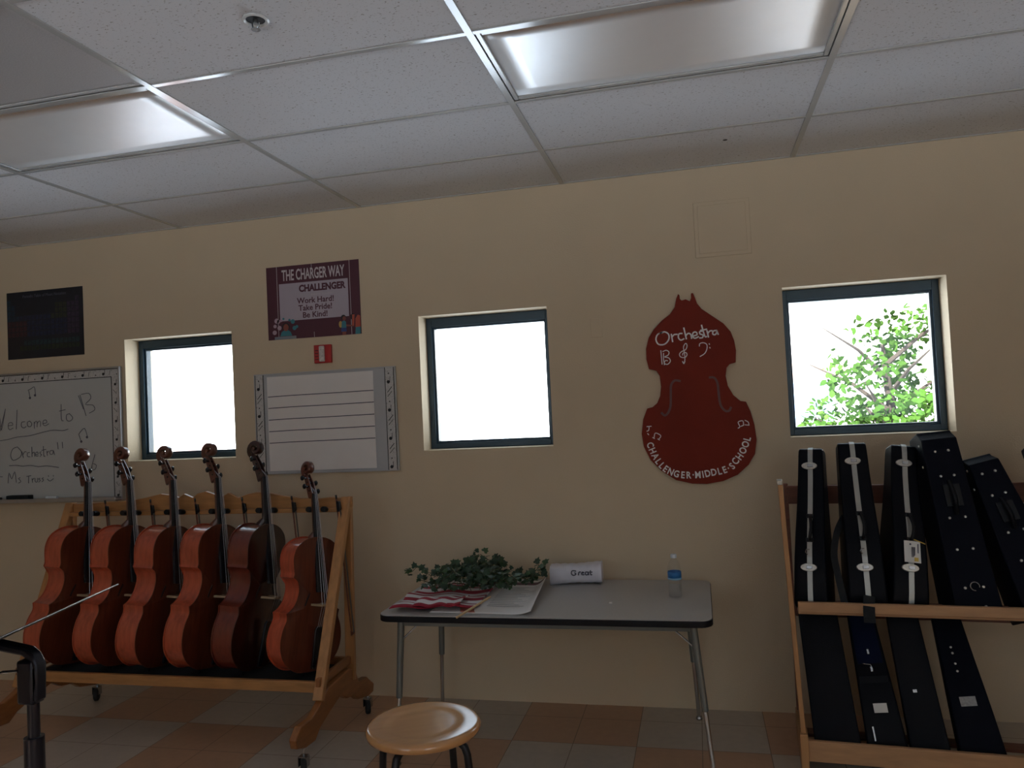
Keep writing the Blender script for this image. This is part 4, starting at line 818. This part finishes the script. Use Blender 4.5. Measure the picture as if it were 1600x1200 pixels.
# ------------------------------------------------------------------ stool
t = thing('round_stool', 'round wooden stool with black metal legs in the foreground', 'stool', (-.192, -2.000, 0), (0, 0, .55))
SZ = .70
MB().lathe([(0, SZ - .003), (.09, SZ - .003), (.105, SZ - .0026), (.116, SZ - .0008), (.124, SZ), (.154, SZ), (.163, SZ - .0005), (.170, SZ - .004), (.174, SZ - .013), (.171, SZ - .024), (.163, SZ - .028), (0, SZ - .028)], 64).build('seat', M['stoolwood'], t, angle=60)
for k in range(4):
    a_ = PI / 4 + k * PI / 2; c_, s_ = math.cos(a_), math.sin(a_)
    pr = [(.03, SZ - .041), (.105, SZ - .041), (.128, SZ - .044), (.142, SZ - .054), (.150, SZ - .075), (.156, SZ - .13), (.195, .012)]
    l = MB().tube([(r_ * c_, r_ * s_, z_) for r_, z_ in pr], .0115, 12).build('leg', M['blackmetal'], t)
    MB().lathe([(0, 0), (.014, 0), (.014, .02), (0, .022)], 12, (.196 * c_, .196 * s_, 0)).build('rubber_foot', M['rubber'], l)
mb = MB(); mb.tube([(.180 * math.cos(a * PI / 16), .180 * math.sin(a * PI / 16), .26) for a in range(33)], .007, 8, cap=False); mb.build('foot_ring', M['blackmetal'], t)

# ------------------------------------------------------------------ music stand
sx0, sy0 = -.244, -3.335
t = thing('music_stand', 'black metal music stand cut off at the lower left corner', 'music stand', (sx0, sy0, 0))
MB().tube([(0, 0, .06), (0, 0, 1.213)], .0128, 16).build('lower_tube', M['standmetal'], t)
MB().tube([(0, 0, 1.20), (0, 0, 1.285)], .0078, 14).build('upper_tube', M['standmetal'], t)
mb = MB(); mb.prism([(-.020, 1.262), (.006, 1.262), (.010, 1.290), (.009, 1.306), (.003, 1.317), (-.010, 1.324), (-.06, 1.331), (-.085, 1.332), (-.085, 1.342), (-.055, 1.342), (-.004, 1.334), (.008, 1.326), (.016, 1.312), (.014, 1.262)][::1], lambda x, z: (x, -.009, z), lambda x, z: (x, .009, z)); mb.build('swivel_neck', M['standmetal'], t, bevel=.003)
mb = MB(); mb.box((-.017, -.011, 1.258), (.010, .011, 1.318)); mb.build('tilt_head', M['standmetal'], t, bevel=.004)
for k in range(3):
    a_ = 1.2 + k * 2 * PI / 3; MB().tube([(0.01 * math.cos(a_), .01 * math.sin(a_), .07), (.14 * math.cos(a_), .14 * math.sin(a_), .05), (.24 * math.cos(a_), .24 * math.sin(a_), .010)], .010, 10).build('leg', M['standmetal'], t)
DN = Vector((-.367, -.095, .925)).normalized(); DS = Vector((.9, .4, 0)); DS = (DS - DN * DS.dot(DN)).normalized(); DL = DN.cross(DS)
o0 = Vector((-.02, 0, 1.357)) - DS * .075 - DL * .085
d_ = MB()
mm = Matrix(((DS.x, DL.x, DN.x, o0.x), (DS.y, DL.y, DN.y, o0.y), (DS.z, DL.z, DN.z, o0.z), (0, 0, 0, 1)))
d_.box((-.16, -.25, -.0012), (.16, .25, .0012), mm); d_.build('desk', M['standmetal'], t, bevel=.001)
d_ = MB(); d_.box((-.165, -.25, -.001), (-.160, .25, .045), mm); d_.build('ledge', M['standmetal'], t, bevel=.001)
d_ = MB(); d_.box((-.10, -.016, -.022), (.02, .016, -.0015), mm); d_.build('bracket', M['standmetal'], t, bevel=.003)
MB().tube([(-.012, -.012, 1.305), (-.03, -.018, 1.305), (-.05, -.02, 1.297), (-.09, -.02, 1.292)], .0022, 8).build('adjusting_wire', M['steel'], t)

# ------------------------------------------------------------------ instrument case rack
RZ = -.075
t = thing('case_rack', 'wooden two-tier rack holding the instrument cases at right', 'instrument rack', (1.03, -.70, 0), (0, 0, RZ))
LN = 1.75
def up_(x): 
    mb = MB(); mb.prism([(x - .010, 0), (x + .010, 0), (x + .010, 1), (x - .010, 1)], lambda a, b: (a - .035 * b, -.030, .17 + b * 1.085), lambda a, b: (a - .035 * b, .030, .17 + b * 1.085)); return mb
up_(0).build('upright', M['wood_light_v'], t, bevel=.002); up_(LN).build('upright', M['wood_light_v'], t, bevel=.002)
for x in (.0, LN):
    MB().prism([(-.05, .02), (.52, .02), (.52, .10), (.06, .165), (.03, .20), (-.05, .20)], lambda y, z: (x - .016, y, z), lambda y, z: (x + .016, y, z)).build('base_foot', M['wood_light_v'], t, bevel=.003)
    MB().prism([(.46, .10), (.50, .10), (.50, 1.20), (.46, 1.20)], lambda y, z: (x - .010 - .0 * z, y, z), lambda y, z: (x + .010, y, z)).build('rear_upright', M['wood_red'], t, bevel=.002)
MB().box((.008, -.030, .708), (LN - .012, -.008, .750)).build('middle_front_rail', M['wood_light'], t, bevel=.003)
MB().box((.008, -.008, .694), (LN - .012, .060, .708)).build('middle_front_ledge', M['wood_light'], t, bevel=.002)
MB().box((.010, -.030, .082), (LN - .010, -.008, .168)).build('bottom_front_rail', M['wood_light'], t, bevel=.003)
MB().box((.008, .16, .680), (LN - .012, .235, .694)).build('middle_slat', M['wood_red'], t, bevel=.002)
MB().box((.010, .22, .082), (LN - .010, .29, .096)).build('bottom_slat', M['wood_red'], t, bevel=.002)
MB().box((.010, -.008, .082), (LN - .010, .080, .098)).build('bottom_front_ledge', M['wood_light'], t, bevel=.002)
MB().box((.004, .440, 1.105), (LN - .004, .462, 1.192)).build('upper_back_rail', M['wood_red'], t, bevel=.004)
MB().box((.010, .440, .565), (LN - .010, .460, .640)).build('lower_back_rail', M['wood_red'], t, bevel=.004)
MB().box((-.048, -.034, 1.249), (-.026, .034, 1.268)).build('end_cap', M['latch'], t, bevel=.002)

def case(label, base, top, L_, t0, t1, wd_, wtop, mt, style, yaw=0, grp='instrument cases on the upper tier', shape='dart'):
    """base/top: world points of the bottom and top centre of the face side; thickness t0 (bottom) to t1 (top)"""
    base = Vector(base); top = Vector(top); up = (top - base).normalized()
    L_ = (top - base).length
    r = thing('instrument_case', label, 'instrument case', group=grp)
    fy = Vector((math.sin(yaw), math.cos(yaw), 0)); fy = (fy - up * fy.dot(up)).normalized(); fx_ = fy.cross(up)
    r.matrix_world = Matrix(((fx_.x, fy.x, up.x, base.x), (fx_.y, fy.y, up.y, base.y), (fx_.z, fy.z, up.z, base.z), (0, 0, 0, 1)))
    if shape == 'dart':
        hw = [(0, .60), (.012, .80), (.04, .95), (.10, 1.0), (.30, 1.0), (.45, .88), (.62, .64), (.80, .48), (.95, .44), (.985, .40), (1.0, .30)]
    else:
        hw = [(0, .93), (.01, .99), (.03, 1.0), (.5, 1.0), (.72, .86), (.94, wtop / wd_), (.985, wtop / wd_ - .04), (1.0, wtop / wd_ - .10)]
    cy = wd_ / 2
    fr = [(cy - wd_ / 2 * k, v * L_) for v, k in hw]; bk = [(cy + wd_ / 2 * k, v * L_) for v, k in hw]
    if shape != 'dart': fr = [(cy - wd_ / 2 * (1 if v > .02 and v < .98 else k + .04), v * L_) for v, k in hw]
    ol = fr + bk[::-1]; tk = lambda z: (t0 + (t1 - t0) * min(1, max(0, z / L_))) / 2
    mb = MB(); mb.prism(ol, lambda y, z: (-tk(z), y, z), lambda y, z: (tk(z), y, z)); body = mb.build('shell', mt, r, bevel=.014, seg=3)
    def fy_at(z):
        z = min(max(z, 0), L_)
        for (y0_, z0_), (y1_, z1_) in zip(fr, fr[1:]):
            if z <= z1_: return y0_ + (y1_ - y0_) * (z - z0_) / max(1e-6, z1_ - z0_)
        return fr[-1][0]
    def nrm_box(mb, x0_, x1_, za, zb, h): # a pad following the front side
        n = max(1, int((zb - za) / .03))
        for k in range(n):
            a = za + (zb - za) * k / n; b = za + (zb - za) * (k + 1) / n
            mb.prism([(x0_, a), (x1_, a), (x1_, b), (x0_, b)], lambda x, z: (x, fy_at(z) + .004, z), lambda x, z: (x, fy_at(z) - h, z))
    if style == 'strip':
        mb = MB(); n = len(ol); cpt = Vector((cy, L_ / 2))
        off = []
        for k in range(n):
            a = Vector(ol[k - 1]); b = Vector(ol[(k + 1) % n]); d = (b - a).normalized(); nn = Vector((d.y, -d.x))
            if nn.dot(Vector(ol[k]) - cpt) < 0: nn = -nn
            off.append(Vector(ol[k]) + nn * .004)
        for k in range(n):
            a, b = off[k], off[(k + 1) % n]; c, d = Vector(ol[(k + 1) % n]), Vector(ol[k]); ci = cpt
            q = [tuple(a), tuple(b), tuple(c + (ci - c).normalized() * .004), tuple(d + (ci - d).normalized() * .004)]
            mb.prism(q, lambda y, z: (-.0105, y, z), lambda y, z: (.0105, y, z))
        mb.build('valance_strip', M['strip'], r, smooth=False)
        mb = MB(); mb.prism([(p_[0], p_[1]) for p_ in [(off[k].x - .0006 if k < len(fr) else off[k].x, off[k].y) for k in range(1)]] or [], None, None) if False else None
        for zz in (.88, .24):
            z_ = zz * L_; mb = MB()
            el = [(.034 * math.cos(a * PI / 8) - .004, .017 * math.sin(a * PI / 8) + z_) for a in range(16)]
            mb.prism(el, lambda x, z: (x, fy_at(z) + .002, z), lambda x, z: (x, fy_at(z) - .009, z)); lt_ = mb.build('latch', M['latch'], r, bevel=.002)
            MB().box((-.012, fy_at(z_) - .014, z_ - .007), (.012, fy_at(z_) - .008, z_ + .007)).build('latch_clip', M['steel'], lt_, bevel=.001)
        za, zb = .405 * L_, .555 * L_; ya, yb = fy_at(za), fy_at(zb)
        mb = MB(); mb.tube(smoothpts([(0, ya - .002, za), (.004, ya - .022, za + .01), (.010, (ya + yb) / 2 - .034, (za + zb) / 2), (.004, yb - .022, zb - .01), (0, yb - .002, zb)], 3), .0075, 10); h_ = mb.build('handle', M['blackplastic'], r)
        for z_ in (za, zb): MB().box((-.015, fy_at(z_) - .010, z_ - .009), (.015, fy_at(z_) + .002, z_ + .009)).build('handle_mount', M['blackplastic'], h_, bevel=.002)
        z_ = .33 * L_; mb = MB(); mb.tube([(-.008, fy_at(z_) - .006, z_ - .01), (-.016, fy_at(z_) - .012, z_), (-.012, fy_at(z_) - .012, z_ + .012), (0, fy_at(z_) - .006, z_ + .012)], .0022, 6); mb.build('strap_ring', M['steel'], r)
    if style in ('studs', 'studs_ring'):
        for vv, sp in ((.03, .026), (.13, .034), (.33, .030), (.50, .030), (.73, .026), (.87, .026)):
            for s in (-1, 1):
                z_ = vv * L_; mb = MB(); mb.lathe([(0, .004), (.0045, .003), (.006, 0), (.006, -.003)], 10, mtx=T((s * sp, fy_at(z_) - .001, z_)) @ Matrix.Rotation(PI / 2, 4, 'X')); mb.build('rivet', M['latch'], r)
        mb = MB(); nrm_box(mb, -.03, .034, .56 * L_, .68 * L_, .010); mb.build('handle_pad', M['blackplastic'], r, smooth=False)
        mb = MB(); mb.tube(smoothpts([(0, fy_at(.52 * L_) - .002, .52 * L_), (.0, fy_at(.6 * L_) - .035, .60 * L_), (.0, fy_at(.7 * L_) - .002, .70 * L_)], 5), .009, 10); mb.build('handle', M['blackplastic'], r)
        if style == 'studs_ring':
            z_ = .135 * L_; mb = MB(); mb.tube([(.017 * math.cos(a * PI / 10) + .002, fy_at(z_) - .006, z_ + .017 * math.sin(a * PI / 10)) for a in range(-1, 16)], .0022, 6); mb.build('strap_ring', M['steel'], r)
        for vv in (.80, .92):   # rivets on the flank facing the room
            z_ = vv * L_; mb = MB(); mb.lathe([(0, .004), (.0045, .003), (.006, 0), (.006, -.003)], 10, mtx=T((-tk(z_) - .001, .05, z_)) @ Matrix.Rotation(-PI / 2, 4, 'Y')); mb.build('rivet', M['latch'], r)
    return r, fy_at, L_, tk
def rk(x, y, z):    # rack frame -> world
    c_, s_ = math.cos(RZ), math.sin(RZ); return (1.03 + x * c_ - y * s_, -.70 + x * s_ + y * c_, z)
D2 = .22   # how far the tops lean back
c1 = case('black violin case with silver strip, leftmost on the upper tier', rk(.060, .015, .712), rk(.098, D2, 1.405), .7, .140, .105, .25, .11, M['caseblack'], 'strip', yaw=.28)
c2 = case('black violin case with silver strip, tilted left, below the right window', rk(.292, .012, .712), rk(.292, D2, 1.425), .7, .155, .120, .25, .11, M['caseblack'], 'strip', yaw=.06)
c3 = case('black case with silver strip and a hanging white luggage tag', rk(.455, .035, .712), rk(.520, D2 + .02, 1.405), .7, .145, .105, .25, .11, M['caseblack'], 'strip', yaw=-.04)
c4 = case('large dark navy riveted case with round ring, tallest on the upper tier', rk(.705, .03, .712), rk(.630, D2 + .02, 1.455), .7, .175, .140, .26, .16, M['casenavy'], 'studs_ring', yaw=.0, shape='box')
c5 = case('dark navy riveted case tilted left beside the tallest case', rk(.965, .02, .712), rk(.790, D2 + .02, 1.345), .7, .20, .115, .26, .14, M['casenavy'], 'studs', yaw=.0, shape='box')
c6 = case('dark case cut off by the right edge, upper tier', rk(1.235, .02, .712), rk(1.055, D2 + .02, 1.41), .7, .19, .14, .26, .16, M['casenavy'], 'studs', yaw=.05, shape='box')
# straps and tag
r, fy, L_, tk = c3
z_ = .375 * L_
MB().prism([(-.030, .27 * L_), (.034, .27 * L_), (.034, .395 * L_), (-.030, .395 * L_)], lambda x, z: (x, fy(z) - .016, z), lambda x, z: (x, fy(z) - .018, z)).build('luggage_tag', M['tagwhite'], r, smooth=False)
mb = MB()
for k in range(5): mb.box((-.002 + .003 * k, fy(.33 * L_) - .0187, .29 * L_ + .004 * k), (.0 + .003 * k, fy(.33 * L_) - .0175, .36 * L_))
ring_dot(mb, -.006, .375 * L_, .004, fy(.35 * L_) - .018); mb.box((.022, fy(.35 * L_) - .0187, .325 * L_), (.026, fy(.35 * L_) - .0175, .38 * L_)); mb.build('tag_print', M['ink'], r, smooth=False)
MB().box((.008, fy(.29 * L_) - .0190, .278 * L_), (.024, fy(.29 * L_) - .0175, .30 * L_)).build('tag_yellow_mark', M['tagyellow'], r, smooth=False)
mb = MB(); mb.tube([(0, fy(.41 * L_) - .012, .41 * L_), (.02, fy(.40 * L_) - .02, .40 * L_), (.055, fy(.39 * L_) - .016, .385 * L_)], .0020, 6); mb.build('tag_loop', M['tagyellow'], r)
r, fy, L_, tk = c2
def strapf(P_, w_): 
    P_ = smoothpts(P_, 4); mb = MB()
    for a, b in zip(P_, P_[1:]): mb.beam(a, b, w_, .003, up=(0, 1, 0))
    return mb
strapf([(-.03, .10, .60 * L_), (-.085, .09, .48 * L_), (-.115, .06, .33 * L_), (-.11, .03, .20 * L_), (-.095, .0, .03 * L_)], .028).build('shoulder_strap', M['felt'], r, smooth=False)
strapf([(.0, fy(.1 * L_) - .02, .08 * L_), (-.010, -.055, .0), (-.012, -.062, -.05)], .045).build('strap_end', M['felt'], r, smooth=False)
# lower tier
G2 = 'instrument cases on the lower tier'
case('plain black case, leftmost on the lower tier', rk(.140, .03, .102), rk(.095, .27, .672), .6, .185, .165, .24, .13, M['caseblack'], '', yaw=.10, grp=G2, shape='box')
l2 = case('case with blue cloth top and small white label on the lower tier', rk(.335, .03, .102), rk(.275, .27, .672), .6, .160, .110, .22, .11, M['caseblack'], '', yaw=.12, grp=G2)
l3 = case('plain black case on the lower tier between the blue-topped and grey-taped cases', rk(.500, .06, .102), rk(.445, .28, .672), .6, .150, .125, .24, .13, M['caseblack'], '', yaw=.15, grp=G2, shape='box')
l4 = case('dark navy case with grey tape patch, rightmost on the lower tier', rk(.690, .03, .102), rk(.620, .27, .672), .6, .170, .110, .24, .11, M['casenavy'], '', yaw=.16, grp=G2)
r, fy, L_, tk = l2
MB().prism([(-.052, .60 * L_), (.052, .60 * L_), (.050, .99 * L_), (-.050, .99 * L_)], lambda x, z: (x, fy(z) - .001, z), lambda x, z: (x, fy(z) - .004, z)).build('blue_cloth_flap', M['caseblue'], r, bevel=.001)
MB().prism([(-.062, 0), (.062, 0), (.062, .52 * L_), (-.062, .52 * L_)], lambda x, z: (x, fy(z) - .001, z), lambda x, z: (x, fy(z) - .010, z)).build('front_pocket', M['caseblack'], r, bevel=.004)
MB().box((-.024, fy(.3 * L_) - .013, .275 * L_), (.030, fy(.3 * L_) - .0095, .335 * L_)).build('white_label', M['tagwhite'], r, smooth=False)
MB().box((-.045, fy(.15 * L_) - .014, .10 * L_), (-.039, fy(.15 * L_) - .0095, .19 * L_)).build('zip_pull', M['steel'], r, smooth=False)
for zz in (.56, .68): MB().box((-.006, fy(zz * L_) - .012, zz * L_ - .012), (.006, fy(zz * L_) - .002, zz * L_ + .012)).build('buckle', M['steel'], r, bevel=.003)
mb = MB(); mb.tube([(-.03, fy(.6 * L_) - .008, .60 * L_), (0, fy(.59 * L_) - .02, .590 * L_), (.004, fy(.56 * L_) - .012, .56 * L_)], .0022, 6); mb.build('strap_ring', M['steel'], r)
r, fy, L_, tk = l4
MB().box((-.034, fy(.38 * L_) - .005, .355 * L_), (.026, fy(.38 * L_) - .0015 + .004, .415 * L_)).build('tape_patch', M['tape'], r, smooth=False)
for zz in (.58, .63, .70, .74): MB().lathe([(0, .004), (.004, .003), (.005, 0), (.005, -.003)], 10, mtx=T((-.012, fy(zz * L_) - .001, zz * L_)) @ Matrix.Rotation(PI / 2, 4, 'X')).build('rivet', M['latch'], r)
r, fy, L_, tk = l3
MB().box((-.02, fy(.42 * L_) - .004, .41 * L_), (-.004, fy(.42 * L_) + .001, .43 * L_)).build('name_plate', M['steel'], r, smooth=False)

# ------------------------------------------------------------------ outdoors
MB().box((1.2, 3.4, -.25), (5.2, 6.4, -.15)).build('ground', mat('planter_bed', (.2, .14, .09), .9), kind='structure', smooth=False)
MB().box((-22.5, 11.5, -.25), (14.5, 18.5, -.15)).build('ground', mat('concrete_yard', (.55, .53, .50), .9), kind='structure', smooth=False)
MB().box((-4.8, 2.4, -.25), (-4.0, 3.1, -.15)).build('ground', bpy.data.materials['concrete_yard'], kind='structure', smooth=False)
t = thing('school_building', 'sunlit pale building across the yard seen through the windows', 'building', (0, 12, -.15))
MB().box((-22, 0, 0), (14, 6, 4.6)).build('building_wall', M['ext'], t, smooth=False)
MB().box((-22.2, -.3, 4.6), (14.2, 6.2, 4.9)).build('roof_edge', M['ext'], t, smooth=False)
bd = MB().box((-4.05, -.05, 0), (-3.10, -.002, 2.55)).build('building_door', mat('pale_blue_door', (.42, .52, .58), .5), t, smooth=False)
MB().box((-4.12, -.03, 0), (-4.05, -.001, 2.62)).build('door_jamb', mat('tan_jamb', (.5, .42, .36), .6), bd, smooth=False)
MB().box((-3.10, -.03, 0), (-3.04, -.001, 2.62)).build('door_jamb', bpy.data.materials['tan_jamb'], bd, smooth=False)
MB().box((-2.92, -.03, 1.9), (-2.76, -.001, 2.05)).build('door_sign', mat('grey_sign', (.3, .3, .3), .5), t, smooth=False)
MB().box((2.2, -.04, .6), (3.3, -.002, 2.05)).build('building_window', mat('pale_blue_glass', (.30, .40, .50), .2), t, smooth=False)
MB().box((2.0, -.5, 2.1), (3.5, -.002, 2.35)).build('awning', mat('terracotta_awning', (.40, .26, .20), .8), t, smooth=False)
e = MB(); e.box((-4.52, 2.6, -.15), (-4.30, 2.85, 3.3)); tag(e.build('porch_post', mat('reddish_post', (.34, .22, .20), .8), bevel=.01), 'reddish post standing outside the left window', 'post')
t = thing('tree', 'leafy green tree growing outside the right window', 'tree', (2.70, 4.9, -.15))
random.seed(5)
mb = MB(); mb.tube([(0, 0, 0), (.03, 0, .5), (-.02, .05, 1.0), (.05, .1, 1.6), (.0, .1, 2.3)], [.09, .075, .06, .05, .02], 10)
for k in range(14):
    a_ = k * 2.4; z0_ = .5 + k * .12; mb.tube([(0, .05, z0_), (.35 * math.cos(a_), .35 * math.sin(a_), z0_ + .3), (.8 * math.cos(a_), .8 * math.sin(a_), z0_ + .55)], [.03, .02, .006], 6)
mb.build('trunk', M['bark'], t)
lf = MB()
for k in range(9000):
    while True:
        q = Vector((random.uniform(-1, 1), random.uniform(-1, 1), random.uniform(-1, 1)))
        if q.length < 1: break
    q = Vector((q.x * 1.15, q.y * 1.0, q.z * 1.15)) + Vector((.25, 0, 1.55))
    nv = mnoise.noise(q * 1.9)
    if nv < -.16 or (q.z > 1.75 and nv < .10): continue
    d = Vector((random.uniform(-1, 1), random.uniform(-1, 1), random.uniform(-1, .6))).normalized(); n = Vector((random.uniform(-1, 1), random.uniform(-1, 1), random.uniform(0, 1.2))).normalized()
    if abs(d.dot(n)) > .9: continue
    d = (d - n * d.dot(n)).normalized(); s_ = n.cross(d); z_ = random.uniform(.055, .095)
    vs = [lf.bm.verts.new(q + s_ * a * z_ + d * b * z_) for a, b in ((0, 0), (.35, .35), (.3, .75), (0, 1.15), (-.3, .75), (-.35, .35))]; lf.bm.faces.new(vs)
lf.build('foliage', M['treeleaf'], t, smooth=False)
